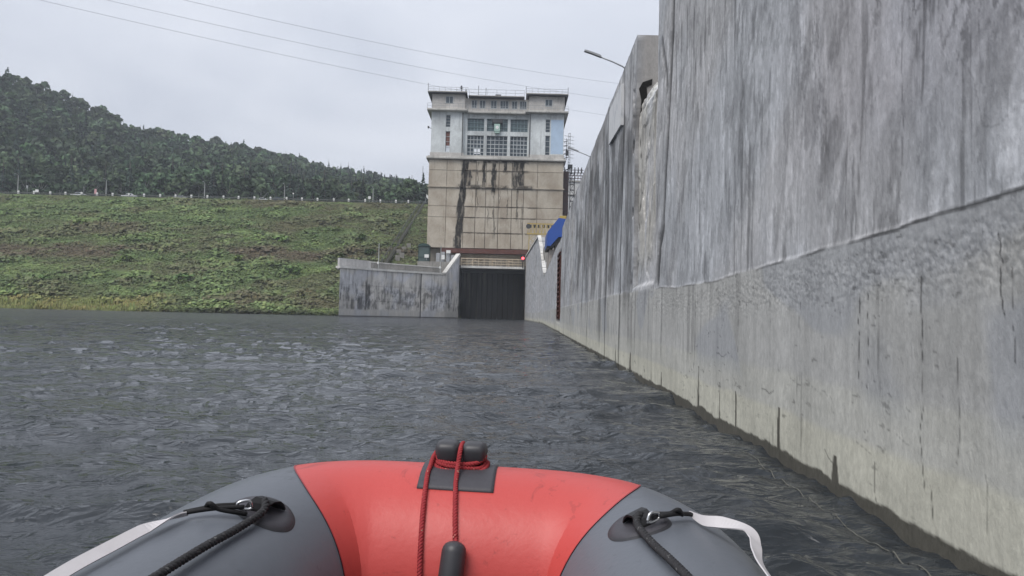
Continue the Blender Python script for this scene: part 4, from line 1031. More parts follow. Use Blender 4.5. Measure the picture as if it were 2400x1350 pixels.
    # balcony cornice and attic
    m = MB(); m.bevbox(-21.0, -11.5, 178.9, 198, 48.76, 49.25, .1); m.bevbox(2.2, 12.3, 178.9, 198, 48.76, 49.25, .1); m.bevbox(-11.49, 2.19, 179.7, 198, 48.5, 49.0, .1); m.build('balcony_slab', M['cornice'], root)
    m = MB(); m.box(-20.0, -12.2, 180.4, 197, 49.25, 53.0); m.box(3.0, 11.4, 180.4, 197, 49.25, 53.0); m.box(-12.19, 2.99, 181.4, 197, 49.0, 52.4); m.build('attic_wall', M['attic'], root)
    m = MB()
    for x0, x1 in ((-21.3, -11.4), (1.9, 12.5)):
        m.box(x0 + .35, x1 - .3, 179.3, 198, 53.0, 53.25)
    m.box(-11.39, 1.89, 180.0, 198, 52.41, 52.65); m.build('roof', M['roofdark'], root)
    m = MB()
    for x0, x1 in ((-21.35, -11.35), (1.85, 12.55)): m.box(x0 + .36, x1 - .32, 179.26, 179.4, 53.26, 53.45)
    m.box(-11.38, 1.88, 179.94, 180.06, 52.66, 52.8); m.build('roof_edge', M['cornice'], root)
    def win(x0, x1, z0, z1, y, n=2):
        f = MB(); t = .06; f.box(x0 - .12, x1 + .12, y - .06, y - .002, z0 - .12, z0); f.box(x0 - .12, x1 + .12, y - .06, y - .002, z1, z1 + .1); f.box(x0 - .12, x0, y - .058, y - .002, z0, z1); f.box(x1, x1 + .12, y - .058, y - .002, z0, z1)
        for k in range(1, n): xx = x0 + (x1 - x0) * k / n; f.box(xx - t, xx + t, y - .05, y - .002, z0, z1)
        w = f.build('attic_window', M['frame_w'], root)
        g = MB(); g.box(x0, x1, y - .03, y - .004, z0, z1); g.build('pane', M['glass'], w)
    win(-16.7, -15.1, 50.9, 52.4, 180.4); win(6.9, 8.4, 50.7, 52.2, 180.4)
    for x0, x1, n in ((-10.6, -9.5, 2), (-8.7, -7.5, 2), (-6.0, -4.8, 2), (-3.8, -2.0, 3), (-1.0, .1, 2), (.9, 2.3, 3)): win(x0, x1, 50.2, 51.9, 181.4, n)
    # railings on the balcony and on the roof
    def rail(x0, x1, y, z, h, step, name):
        f = MB(); n = max(1, int(round((x1 - x0) / step)))
        for k in range(n + 1): xx = x0 + (x1 - x0) * k / n; f.box(xx - .035, xx + .035, y - .035, y + .035, z, z + h)
        for zz in (z + h, z + h * .5): f.box(x0, x1, y - .025, y + .025, zz - .03, zz + .03)
        f.build(name, M['steel'], root)
    rail(-20.9, -11.6, 179.0, 49.25, 1.2, 1.0, 'balcony_railing'); rail(-11.4, 2.1, 179.8, 49.0, 1.2, 1.0, 'balcony_railing'); rail(2.3, 12.2, 179.0, 49.25, 1.2, 1.0, 'balcony_railing')
    rail(-20.9, -11.5, 179.4, 53.4, 1.0, 1.35, 'roof_railing'); rail(-11.2, 1.8, 180.3, 52.8, 1.5, 2.1, 'roof_railing'); rail(2.2, 12.1, 179.4, 53.4, 1.1, 1.5, 'roof_railing')
    # corner masts of the railing
    for x, h in ((-20.9, 1.9), (2.2, 1.6), (12.1, 1.6)):
        m = MB(); m.tube([(x, 179.4, 53.3), (x, 179.4, 53.4 + h)], .06, 6); m.build('lightning_rod', M['darksteel'], root)
    # lower recess behind the gate: piers, rusty beam, back wall
    m = MB(); m.box(-20.2, -12.25, 182.0, 197, -2, 16.39); m.box(2.95, 11.4, 182.0, 197, -2, 16.39); m.build('abutment', M['panel'], root)
    m = MB(); m.box(-17.0, 3.6, 179.9, 181.6, 15.35, 16.38); m.box(-16.9, 3.5, 179.82, 179.9, 15.3, 15.5); m.build('curtain_beam', M['beam'], root)
    m = MB(); m.box(-12.2, 2.9, 183.2, 184, 12.26, 15.34); m.build('back_wall', M['panel'], root)
    return root
M['frame_t'] = plain('teal_window_frame', (0.20, 0.27, 0.28), .7, .3, .25); M['glass_t'] = plain('teal_glass', (0.10, 0.145, 0.16), .15, .5, .5, .6); M['pane_w'] = plain('see_through_pane_white', (0.85, 0.87, 0.9), .6, .3, .05)  # pane_w: white stands in for daylight seen through broken panes
build_tower()

def on_tower():
    # broken window hoist hanging from the middle bay
    o = empty('hoist_box', (-4.4, 180.3, 46), 'pale green hoist box hanging from the upper middle window of the tower', 'hoist')
    gr = plain('pale_green_paint', (0.36, 0.50, 0.44), .6, .3, .2)
    m = MB(); m.box(-5.1, -3.75, 179.6, 180.7, 44.3, 46.0); m.box(-5.0, -3.85, 179.7, 180.6, 43.9, 44.3); m.build('box', gr, o)
    m = MB(); m.box(-5.6, -3.2, 180.2, 181.2, 46.4, 47.3); m.bar((-4.9, 180.2, 46.0), (-5.2, 180.6, 46.5), .2); m.bar((-3.9, 180.2, 46.0), (-3.5, 180.6, 46.5), .2); m.build('bracket', M['darksteel'], o)
    m = MB(); m.tube([(-4.42, 179.57, 45.15), (-4.42, 179.6, 45.15)], .4, 16); m.build('round_plate', M['white'], o)
    # roof things
    o = empty('weather_mast', (-12.8, 184, 53), 'twin topped weather mast on the left roof corner of the tower', 'mast')
    m = MB(); m.tube([(-13.4, 184, 53.2), (-13.4, 184, 56.2)], .09, 6); m.bar((-13.9, 184, 55.6), (-12.9, 184, 55.6), .07); m.box(-13.6, -13.2, 183.8, 184.2, 55.4, 56.1); m.bar((-13.9, 184, 53.2), (-13.4, 184, 55.2), .08); m.bar((-12.9, 184, 53.2), (-13.4, 184, 55.2), .08); m.build('mast', M['darksteel'], o)
    m = MB(); m.tube([(-12.3, 184, 53.2), (-12.3, 184, 55.5)], .09, 6); m.bar((-12.3, 184, 55.2), (-11.7, 184, 55.3), .06); m.box(-12.45, -12.1, 183.8, 184.2, 54.2, 55.0); m.build('side_mast', M['darksteel'], o)
    for x, h, l in ((-9.2, 3.4, 'taller'), (-7.4, 2.9, 'shorter')):
        m = MB(); m.tube([(x, 183, 52.6), (x, 183, 52.6 + h)], .07, 6); tag(m.build('roof_antenna', M['darksteel'], None, (x, 183, 52.6)), '%s thin antenna rod on the middle roof of the tower' % l, 'antenna')
    o = empty('roof_hatch', (-4.4, 184, 52.6), 'small grey hatch house on the middle roof of the tower', 'hatch')
    m = MB(); m.box(-5.0, -3.85, 183, 185, 52.66, 53.8); m.build('hatch_wall', M['attic'], o); m = MB(); m.box(-5.1, -3.75, 182.9, 185.1, 53.81, 53.95); m.build('hatch_roof', M['roofdark'], o)
    o = empty('wall_lamp', (-20.6, 180.5, 45), 'small dark lamp bracket on the left edge of the tower', 'lamp')
    m = MB(); m.bar((-20.0, 181, 44.8), (-20.8, 181, 45.2), .12); m.box(-20.95, -20.6, 180.8, 181.2, 44.9, 45.4); m.build('bracket', M['darksteel'], o)
on_tower()

# ------------------------------------------------------------------ gate, walkway, signal
def gate():
    root = empty('lock_gate', (-4.6, 181, 0), 'dark wet steel lock gate closing the chamber under the tower', 'gate')
    gm = Mat('wet_gate_steel', .6, .35); x, y, z = gm.xyz(world=True); n = gm.noise((1.3, 1, .09), 1, 5, .6, .3, world=True); n2 = gm.noise((.5, .5, .3), 1, 4, .6, world=True)
    c = gm.mix((0.006, 0.006, 0.007), (0.105, 0.096, 0.078), n.step(.50, .70) * (x.step(-2.0, -11.0) * .75 + .22) * (n2 + .4)); gm.base(c); M['gate'] = gm.m
    k = 12; w = (2.8 + 12.1) / k
    for q in range(k):
        a = -12.1 + w * q; y0 = 183.0 + (.12 if q % 2 else 0) + .06 * abs(q - 5.5)
        m = MB(); m.bevbox(a + .02, a + w - .02, y0, 184.4, -1.5, 11.7, .06); m.build('gate_plate', M['gate'], root)
    for zz in (10.9,):
        m = MB(); m.box(-12.1, 2.8, 182.2, 182.9, zz, zz + .84); m.build('top_girder', M['darksteel'], root)
    m = MB(); m.box(-12.75, -12.1, 178.5, 184.5, -1.5, 12.4); m.build('gate_slot', M['dark'], root)
    m = MB(); m.box(2.8, 2.98, 176.2, 184.5, -1.5, 12.4); m.build('gate_slot', M['dark'], root)
    wr = empty('walkway', (-4.6, 179, 12), 'pale walkway with yellowish railing across the top of the lock gate', 'walkway')
    m = MB(); m.box(-12.0, 2.75, 178.0, 184.0, 11.75, 12.25); m.build('deck', M['coping'], wr)
    yl = plain('faded_yellow_railing', (0.50, 0.42, 0.31), .7, .2, .25)
    m = MB()
    for q in range(12): xx = -11.9 + 14.5 * q / 11; m.box(xx - .06, xx + .06, 178.1, 178.22, 12.25, 14.0)
    for zz, h in ((13.95, .10), (13.35, .07), (12.75, .07)): m.box(-11.96, 2.66, 178.11, 178.21, zz - h, zz + h)
    m.build('railing', yl, wr)
    m = MB()
    for a, b in ((-9.8, -7.6), (-5.2, -3.4), (-1.4, .6)): m.bar((a, 178.3, 12.9), ((a + b) / 2, 178.3, 13.6), .12); m.bar(((a + b) / 2, 178.3, 13.6), (b, 178.3, 12.9), .12); m.box(a + .3, a + .7, 178.3, 178.5, 12.3, 13.8)
    m.build('railing_brace', yl, wr)
    o = empty('signal_light', (2.35, 177, 14), 'red signal light glowing at the right end of the gate walkway', 'signal light')
    m = MB(); m.tube([(2.35, 177.2, 11.9), (2.35, 177.2, 14.6)], .1, 8); m.build('pole', M['darksteel'], o)
    m = MB(); m.box(2.0, 2.7, 177.0, 177.35, 13.5, 14.9); m.build('housing', M['darksteel'], o)
    em = bpy.data.materials.new('red_lamp'); em.use_nodes = True; b = em.node_tree.nodes['Principled BSDF']; b.inputs['Base Color'].default_value = (.8, .02, .03, 1); b.inputs['Emission Color'].default_value = (1, .06, .08, 1); b.inputs['Emission Strength'].default_value = 3.5
    m = MB(); m.tube([(2.35, 176.9, 14.2), (2.35, 177.0, 14.2)], [.27, .30], 16); m.build('lens', em, o)
gate()
m = MB(); m.slab([(4.55, 112), (6.2, 112), (6.2, 116), (4.55, 116)], 4, 11.2); m.build('recess_shade_block', M['parapet_d'], right_wing)  # solid dark block standing in for the shaded hole behind the coping

# things left of the gate on the terrace
M['booth'] = plain('dusty_green_glazing', (0.055, 0.085, 0.08), .3, .5, .4, 1.2)
def left_bits():
    o = empty('guard_booth', (-20, 178, 12), 'dark green booth with rounded roof beside the tower foot', 'booth')
    gb = MB(); x0, x1, z0, z1 = -21.9, -19.3, 13.0, 16.5
    for xx in (x0, x1 - .14): gb.box(xx, xx + .14, 177.4, 177.55, z0, z1); gb.box(xx, xx + .14, 179.4, 179.55, z0, z1)
    gb.box(x0, x0 + .14, 177.55, 179.4, z1 - .15, z1); gb.box(x1 - .14, x1, 177.55, 179.4, z1 - .15, z1); gb.box(x0, x1, 177.41, 177.54, z0 + .9, z0 + 1.05); gb.box(x0, x1, 177.41, 177.54, z1 - .15, z1)
    gb.build('frame', M['hut_green'], o)
    m = MB(); m.box(x0 + .16, x1 - .16, 177.5, 179.4, z0, z1 - .02); m.build('wall', M['booth'], o)
    m = MB(); m.prism([(x0 - .15, z1), (x1 + .15, z1), (x1 - .2, z1 + .42), ((x0 + x1) / 2 + .4, z1 + .62), ((x0 + x1) / 2 - .4, z1 + .62), (x0 + .2, z1 + .42)], 177.2, 179.7); m.build('roof', M['hut_green'], o)
    m = MB(); m.box(x0 - .1, x1 + 5.6, 177.2, 180, 9.2, 12.98); m.build('base', M['parapet_d'], o)
    for k, (x, z, w, h, l) in enumerate(((-19.9, 14.2, 1.0, .75, 'white notice board on the dark green booth'), (-16.1, 14.0, .75, 1.0, 'white notice board on the grey cabinet beside the booth'), (-14.9, 15.3, 1.0, .7, 'white notice board under the rusty beam of the tower'))):
        oo = empty('notice_board', (x, 177.2, z), l, 'sign')
        m = MB(); m.box(x - w / 2, x + w / 2, 177.05, 177.12, z - h / 2, z + h / 2); m.build('board', M['white'], oo)
        m = MB(); m.box(x - .05, x + .05, 177.13, 177.2, z - h / 2 - .6, z + h / 2); m.build('post', M['steel'], oo)
    o = empty('control_cabinet', (-16, 178, 13), 'row of grey control cabinets under the rusty beam', 'cabinet')
    for k, (x, h) in enumerate(((-17.3, 2.0), (-16.2, 2.3), (-15.0, 2.4), (-13.9, 1.6))):
        m = MB(); m.bevbox(x - .45, x + .45, 177.4, 178.2, 12.99, 12.99 + h, .04); m.build('cabinet', M['steel'], o)
    for x, y, h, l in ((-28.0, 160.2, 5.8, 'thin white pole on the parapet of the guide wall'), (-16.0, 170.5, 6.4, 'thin white pole near the slanted coping of the guide wall')):
        oo = empty('thin_pole', (x, y, 9.6), l, 'pole')
        m = MB(); m.tube([(x, y, 9.6), (x, y, 9.6 + h)], [.12, .08], 8); m.build('pole', M['pole'], oo)
        m = MB(); m.box(x - .25, x + .05, y - .2, y - .1, 11.0, 11.5); m.build('box', M['white'], oo)
    o = empty('terrace_railing', (-22, 172, 9.3), 'dark thin railing along the back of the terrace', 'railing')
    m = MB(); a = Vector((-30, 172, 8.6)); b = Vector((-22, 174.5, 9.3))
    for q in range(12): p = a.lerp(b, q / 11); m.bar(p, p + Vector((0, 0, 2.6)), .09)
    for h in (1.3, 2.6): m.bar(a + Vector((0, 0, h)), b + Vector((0, 0, h)), .07)
    m.build('rail', M['darksteel'], o)
left_bits()

# things right of the tower
def lattice(mb, x, y, z0, z1, w, n, t=.09):
    for sx in (-1, 1):
        for sy in (-1, 1): mb.box(x + sx * w / 2 - t / 2, x + sx * w / 2 + t / 2, y + sy * w / 2 - t / 2, y + sy * w / 2 + t / 2, z0, z1)
    for k in range(n + 1):
        z = z0 + (z1 - z0) * k / n
        mb.box(x - w / 2, x + w / 2, y - w / 2 - t / 2, y - w / 2 + t / 2, z - t / 2, z + t / 2); mb.box(x - w / 2, x + w / 2, y + w / 2 - t / 2, y + w / 2 + t / 2, z - t / 2, z + t / 2)
        if k < n:
            z2 = z0 + (z1 - z0) * (k + 1) / n; s = 1 if k % 2 else -1
            mb.bar((x - s * w / 2, y - w / 2, z), (x + s * w / 2, y - w / 2, z2), t * .7)
def right_bits():
    o = empty('power_building', (24, 216, 20), 'pale flat building seen between the tower and the right wall', 'building')
    m = MB(); m.box(14.6, 60, 212, 232, 8, 38.4); m.build('wall', M['attic2'], o)
    m = MB(); m.box(14.3, 60.3, 211.7, 232.3, 38.41, 38.8); m.build('roof', M['cornice'], o)
    m = MB(); m.box(14.4, 60.1, 211.75, 211.98, 34.6, 34.9); m.build('ledge', M['cornice'], o)
    for k in range(4):
        m = MB(); m.box(17.2 + k * 4, 18.8 + k * 4, 211.9, 212.05, 30, 33.5); f = m.build('window', M['frame_w'], o); g = MB(); g.box(17.4 + k * 4, 18.6 + k * 4, 211.85, 211.95, 30.2, 33.3); g.build('pane', M['glass'], f)
    o = empty('lattice_mast', (15.1, 200, 20), 'narrow dark scaffold mast standing right of the tower', 'mast')
    m = MB(); lattice(m, 15.1, 200, 18, 38.5, 1.1, 14, .12); m.build('lattice', M['darksteel'], o)
    o = empty('dark_column', (12.7, 186, 18), 'dark brown vertical duct on the right flank of the tower', 'duct')
    m = MB(); m.box(11.75, 13.0, 184, 187, 21, 36); m.build('duct', M['redbrick2'], o)
    m = MB()
    for q in range(5): m.box(11.72, 13.03, 183.95, 187.05, 22 + q * 3, 22.15 + q * 3)
    m.build('clamp', M['darksteel'], o)
    o = empty('substation_frame', (17, 206, 39), 'reddish brown steel switchgear frame on the roof of the pale building', 'switchgear')
    m = MB()
    for q in range(7): xx = 13.4 + q * .85; m.box(xx - .07, xx + .07, 213.5, 213.64, 38.8, 42.4 - (q % 3) * .5)
    for zz in (39.6, 40.4, 41.2, 42.0): m.box(13.3, 19.2, 213.48, 213.66, zz - .09, zz + .09)
    for q in range(6): xx = 13.4 + q * .85; m.bar((xx, 213.55, 39.6), (xx + .85, 213.55, 41.2), .1)
    m.build('frame', M['redbrick2'], o)
    m = MB()
    for q in range(6): xx = 13.9 + q * .95; m.tube([(xx, 213.3, 41.0), (xx, 213.3, 42.7)], [.22, .12], 7)
    m.build('insulator', M['darksteel'], o)
    o = empty('antenna_mast', (14.6, 204, 40), 'thin antenna mast with short cross arms beside the upper tower', 'antenna')
    m = MB(); lattice(m, 14.4, 204, 36, 50, .5, 16, .06); m.build('lattice', M['steel'], o)
    for q in range(7):
        z = 43.5 + q * .95; m = MB(); m.bar((13.0, 204, z + .15), (15.6, 204.1, z - .15), .10); m.build('cross_arm', M['steel'], o)
    o = empty('cable_bracket', (12.2, 181, 42), 'clutter of dark brackets on the right edge of the tower', 'bracket')
    m = MB()
    for q in range(5): z = 38.6 + q * 1.0; m.bar((11.35, 182, z), (12.5, 182, z + .3), .14)
    m.bar((12.2, 182, 38.3), (12.2, 182, 43.5), .12); m.box(12.0, 12.7, 181.7, 182.3, 39.4, 40.6); m.build('bracket', M['darksteel'], o)
    for x, y, z, l in ((13.3, 184, 36.6, 'dark floodlight cluster at the right edge of the tower'), (19.6, 206, 38.8, 'dark floodlight beside the right concrete wall')):
        o = empty('floodlight', (x, y, z), l, 'floodlight')
        m = MB(); m.bar((x - 1.2, y, z - .4), (x, y, z + .2), .16); m.tube([(x, y, z - 2.2), (x, y, z + .3)], .09, 6); m.build('bracket', M['darksteel'], o)
        m = MB(); m.bevbox(x - .55, x + .55, y - .5, y + .3, z + .1, z + 1.0, .12); m.build('lamp_housing', M['darksteel'], o)
    # blue canopy and yellow box, rough parapet below
    o = empty('gallery_canopy', (4.7, 84, 9), 'bright blue sheet metal canopy above the right wall by the tower', 'canopy')
    m = MB(); m.prism([(3.72, 8.75), (3.78, 10.35), (4.95, 11.85), (5.95, 11.75), (5.95, 9.75), (4.95, 9.75), (4.1, 8.75)], 84, 90); m.build('cladding', M['blue'], o)
    m = MB(); m.prism([(3.74, 8.5), (3.74, 8.73), (4.12, 8.73), (4.97, 9.73), (5.95, 9.73), (5.95, 9.45), (5.1, 9.45), (4.25, 8.5)], 84.2, 89.8); m.build('soffit', M['darksteel'], o)
    for xx in (4.3, 5.8):
        for yy in (86, 89): m = MB(); m.box(xx - .06, xx + .06, yy - .06, yy + .06, 8.46, 8.75 if xx < 5 else 9.7); m.build('post', M['darksteel'], o)
    o = empty('yellow_box', (5.9, 92, 13), 'small yellow cabinet above the blue canopy', 'cabinet')
    m = MB(); m.bevbox(5.55, 6.35, 92, 93, 12.35, 13.15, .05); m.build('cabinet', M['yellow'], o); m = MB(); m.box(5.85, 6.0, 92.4, 92.6, 6, 12.34); m.build('post', M['steel'], o)
    o = empty('upper_parapet', (5, 75, 6), 'rough beige concrete block under the blue canopy', 'wall')
    m = MB(); m.slab([(4.02, 85), (6.2, 85), (6.6, 100), (4.42, 100)], 4.5, 8.45); m.slab([(4.7, 85.2), (6.1, 85.2), (6.4, 96), (5.0, 96)], 8.45, 9.4); m.build('block', M['rough'], o)
    o = empty('rusty_ladder', (3.3, 53.5, 3), 'rusty red ladder in the dark niche of the right wall', 'ladder')
    for yy in (51.6, 55.6):
        m = MB(); m.bar((wall_x(yy) + .10, yy, .9), (wall_x(yy) + .10, yy, 5.2), .16); m.build('rail', M['rust'], o)
    for q in range(14):
        z = 1.1 + q * .33; m = MB(); m.bar((wall_x(51.6) + .04, 51.6, z), (wall_x(55.6) + .04, 55.6, z), .09); m.build('rung', M['rust'], o)
    # yellow truss and stair in front of the tower foot
    o = empty('truss_bridge', (6, 174, 20), 'yellow steel truss with lattice bracing against the tower foot', 'truss')
    for zz in (19.6, 21.9):
        m = MB(); m.box(3.1, 9.6, 173.9, 174.1, zz - .12, zz + .12); m.build('chord', M['yellow'], o)
    for q in range(8):
        a = 3.2 + q * .8
        m = MB(); m.bar((a, 174, 19.7), (a + .4, 174, 21.8), .11); m.bar((a + .4, 174, 21.8), (a + .8, 174, 19.7), .11); m.build('brace', M['yellow'], o)
    m = MB()
    for q in range(6): m.box(3.5 + q * 1.02, 4.1 + q * 1.02, 174.2, 174.35, 21.0, 21.7)
    m.tube([(3.4, 173.8, 21.3), (3.4, 174.2, 21.3)], .55, 12); m.build('dark_plate', M['darksteel'], o)
    o = empty('zigzag_stairs', (4, 174, 15), 'narrow yellowish zigzag stair under the yellow truss', 'stairs')
    for q in range(4):
        z = 13.2 + q * 1.5; s = 1 if q % 2 else -1
        m = MB(); m.bar((4.6 - s * .9, 174.5, z), (4.6 + s * .9, 174.5, z + 1.5), .9, .12); m.build('flight', M['coping'], o)
        m = MB(); m.bar((4.6 - s * .9, 174.0, z + .9), (4.6 + s * .9, 174.0, z + 2.4), .08); m.build('railing', M['yellow'], o)
    m = MB()
    for xx in (3.6, 5.6): m.box(xx - .08, xx + .08, 174.4, 174.56, 10, 20)
    m.build('post', M['yellow'], o)
    # street lamps standing behind the long wall
    for x, y, lab in ((6.0, 36, 'nearer curved street lamp leaning out over the right wall'), (6.75, 57, 'farther curved street lamp over the right wall beside the tower')):
        o = empty('street_lamp', (x, y, 4), lab, 'street lamp', 'street lamps behind the right wall')
        zt = 13.75
        m = MB(); m.tube([(x, y, 2.0), (x, y, 11.2), (x - .12, y, 11.9), (x - .45, y, 12.5), (x - 1.0, y, 12.98), (x - 1.5, y, 13.2), (x - 2.1, y, 13.42)], [.09, .07, .05, .042, .038, .034, .034], 8); m.build('pole', M['steel'], o, smooth=True)
        m = MB(); m.prism([(x - 2.85, 13.66), (x - 2.83, 13.73), (x - 2.5, 13.64), (x - 2.05, 13.48), (x - 2.03, 13.38), (x - 2.5, 13.55)], y - .10, y + .10); m.build('lamp_head', M['steel'], o)
    # painted board on the wall face
    o = empty('wall_sign', (2.35, 18.4, 5.9), 'faded white painted board fixed on the right wall below the near street lamp', 'sign')
    bm_ = Mat('faded_white_board', .8, .2); n = bm_.noise((1, 2.2, 1.2), 1.6, 4, .6); n2 = bm_.noise((1, 3.4, .8), 2.2, 3, .5); bm_.base(bm_.mix((.62, .63, .64), (.40, .42, .46), n.step(.5, .62) * n2.step(.45, .6))); M['board'] = bm_.m
    m = MB(); xa, xb = wall_x(17.1) - .05, wall_x(19.7) - .05
    m.add([(xa, 17.1, 5.42), (xb, 19.7, 5.55), (xb, 19.7, 6.42), (xa, 17.1, 6.36), (xa + .08, 17.1, 5.42), (xb + .08, 19.7, 5.55), (xb + .08, 19.7, 6.42), (xa + .08, 17.1, 6.36)], [(0, 1, 2, 3), (7, 6, 5, 4), (0, 4, 5, 1), (1, 5, 6, 2), (2, 6, 7, 3), (3, 7, 4, 0)])
    m.build('board', M['board'], o)
def cavity_shade():  # thin dark plate standing in for the shade of a broken hollow
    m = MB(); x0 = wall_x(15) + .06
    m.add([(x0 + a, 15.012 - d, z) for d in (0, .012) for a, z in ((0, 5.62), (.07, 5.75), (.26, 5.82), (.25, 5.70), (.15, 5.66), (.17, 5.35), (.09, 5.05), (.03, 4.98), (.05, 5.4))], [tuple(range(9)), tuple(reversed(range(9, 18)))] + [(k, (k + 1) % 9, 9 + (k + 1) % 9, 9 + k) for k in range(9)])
    m.build('cavity_shade_plate', M['dark'], lock_wall)
cavity_shade()
M['attic2'] = concrete('pale_building_wall', (0.70, 0.70, 0.69), .2, .12); M['redbrick2'] = plain('red_brown_steel', (0.085, 0.055, 0.05), .8, .2, .4); M['rough'] = concrete('rough_beige_concrete', (0.34, 0.31, 0.28), .5, .6, .3, 1.6)
right_bits()

# ------------------------------------------------------------------ power lines across the sky
def cables():
    # (left point, right point, sag)
    Ls = [((-96.8, 150.0, 61.5), (30.8, 262.0, 70.5), 1.6, 'lowest'), ((-82.5, 150.0, 61.6), (32.2, 262.0, 76.2), 1.6, 'middle'), ((-67.3, 150.0, 62.0), (34.3, 262.0, 81.7), 1.6, 'highest')]
    for a, b, sag, lab in Ls:
        a = Vector(a); b = Vector(b); d = b - a; pts = []
        for k in range(-16, 31):
            t = k / 20; p = a + d * t; p.z -= sag * 4 * t * (1 - t); pts.append(p)
        m = MB(); m.tube(pts, .034, 5)
        tag(m.build('power_line', M['cable'], None, tuple(a)), '%s overhead cable crossing the grey sky above the tower' % lab, 'cable', 'overhead cables')
cables()
# ================================================================== INFLATABLE BOAT
BT = Vector((-0.196, 0, -0.004)); BYAW, BROLL = radians(-3.0), radians(1.3)
_BM = Matrix.Translation(BT) @ Matrix.Rotation(BYAW, 4, 'Z') @ Matrix.Rotation(BROLL, 4, 'Y')
def bw(p): return _BM @ Vector(p)
TR = 0.212
_half = [(0, 1.745, .548), (.12, 1.745, .548), (.23, 1.732, .548), (.325, 1.682, .546), (.382, 1.585, .54), (.408, 1.46, .53), (.422, 1.34, .52), (.442, 1.2, .508), (.46, 1.0, .49), (.485, .7, .45), (.505, .4, .415), (.525, 0, .375), (.53, -.6, .33), (.53, -1.3, .31), (.53, -1.7, .31)]
_ctrl = [(-x, y, z) for x, y, z in reversed(_half[1:])] + _half
def _catmull(P, n):
    P = [Vector(p) for p in P]; P = [P[0] * 2 - P[1]] + P + [P[-1] * 2 - P[-2]]; out = []
    for i in range(1, len(P) - 2):
        a, b, c, d = P[i-1], P[i], P[i+1], P[i+2]
        for k in range(n):
            t = k / n; out.append(0.5 * ((2*b) + (c - a) * t + (2*a - 5*b + 4*c - d) * t*t + (3*b - a - 3*c + d) * t**3))
    out.append(P[-2]); return out
_path = _catmull(_ctrl, 10)
_len = [0.0]
for _a, _b in zip(_path[:-1], _path[1:]): _len.append(_len[-1] + (_b - _a).length)
_mid = _len[len(_len) // 2]
_NP = (np.array([tuple(p) for p in _path]), np.array(_len) - _mid)
def tube_c(u): return Vector([float(np.interp(u, _NP[1], _NP[0][:, k])) for k in range(3)])
def tube_frame(u):
    c = tube_c(u); t = (tube_c(u + .02) - tube_c(u - .02)).normalized()
    out = Vector((0, 0, 1)).cross(t).normalized()      # u grows left to right round the bow: z x t points outward
    up = t.cross(out).normalized()
    return c, t, out, up
def tp(u, phi, off=0.0):
    """boat tube surface: u along the tube (0 = bow), phi from the top, positive towards the inside of the boat"""
    c, t, out, up = tube_frame(u); ph = radians(phi); r = TR + off
    return bw(c + (up * cos(ph) - out * sin(ph)) * r)
USEAM = 0.352
def seam_u(p): return .388 + .145 * sin(radians(p))
def tube_part(name, u0, u1, mat, parent, nu, off=0.0, ph0=-180, ph1=180, nph=72):
    '''u0/u1: numbers, or ('seam', side, shift) for the slanted seam line'''
    ph = np.linspace(ph0, ph1, nph + 1)
    V = []; ev = lambda q, p: q if not isinstance(q, tuple) else q[0] * seam_u(p) + q[1]
    for k_ in range(nu):
        for p in ph:
            f_ = k_ / (nu - 1); c, t, out, up = tube_frame(float(ev(u0, p) * (1 - f_) + ev(u1, p) * f_))
            a = radians(float(p)); V.append(tuple(bw(c + (up * cos(a) - out * sin(a)) * (TR + off))))
    k = nph + 1; i = np.arange((nu - 1) * nph); r_ = i // nph; c_ = i % nph; b = r_ * k + c_
    return np_mesh(name, np.array(V), np.stack([b, b + 1, b + k + 1, b + k], -1), mat, parent, smooth=True)
def pvc(name, c, rough=.42):
    m = Mat(name, rough, .45); n = m.noise((1, 1, 1), 3.0, 4, .6); f = m.noise((1, 1, 1), 60, 3, .6); s = m.noise((1, 1, 1), 9, 6, .72, 1.2)
    m.base(m.scale(c, (n * .18 + .91) * (1 - s.step(.60, .70) * .26) * (m.noise((1, 1, 1), 38, 3, .6).step(.30, .36) * .16 + .84))); m.rough(n * .2 + (rough - .1)); m.bump(f + n * 2, .0012, .6); return m.m
M['red'] = pvc('red_pvc', (0.50, 0.064, 0.056)); M['grey'] = pvc('grey_pvc', (0.108, 0.119, 0.138)); M['blackpvc'] = pvc('black_pvc', (0.028, 0.028, 0.032), .5)
M['patch'] = pvc('dark_patch', (0.050, 0.048, 0.056), .55)
M['rubber'] = plain('black_rubber', (0.018, 0.018, 0.02), .5, .4, .2, 30)
def rope_mat(name, c1, c2, fleck, sc, amt):
    m = Mat(name, .8, .2); n = m.noise((1, 1, 1), sc, 2, .5); n2 = m.noise((1, 1, 1), sc * .5, 2, .5, 0, off=(3, 1, 2))
    c = m.mix(c1, c2, n2); c = m.mix(c, fleck, n.step(amt, amt + .05)); m.base(c)
    m.bump(m.noise((1, 1, 1), sc * 1.6, 2, .5), .0015, 1.0); return m.m
M['redrope'] = rope_mat('red_rope', (0.36, 0.045, 0.05), (0.25, 0.03, 0.035), (0.48, 0.32, 0.24), 95, .68)
M['blackrope'] = rope_mat('black_braid', (0.024, 0.024, 0.026), (0.045, 0.045, 0.048), (0.11, 0.11, 0.11), 130, .66)
M['blackcord'] = plain('black_cord', (0.012, 0.012, 0.013), .7, .3, .3, 60)
M['chrome'] = plain('steel_clip', (0.62, 0.62, 0.62), .25, .5, .1, 30, 1.0)
M['web'] = plain('white_webbing', (0.54, 0.52, 0.53), .8, .2, .1, 40)

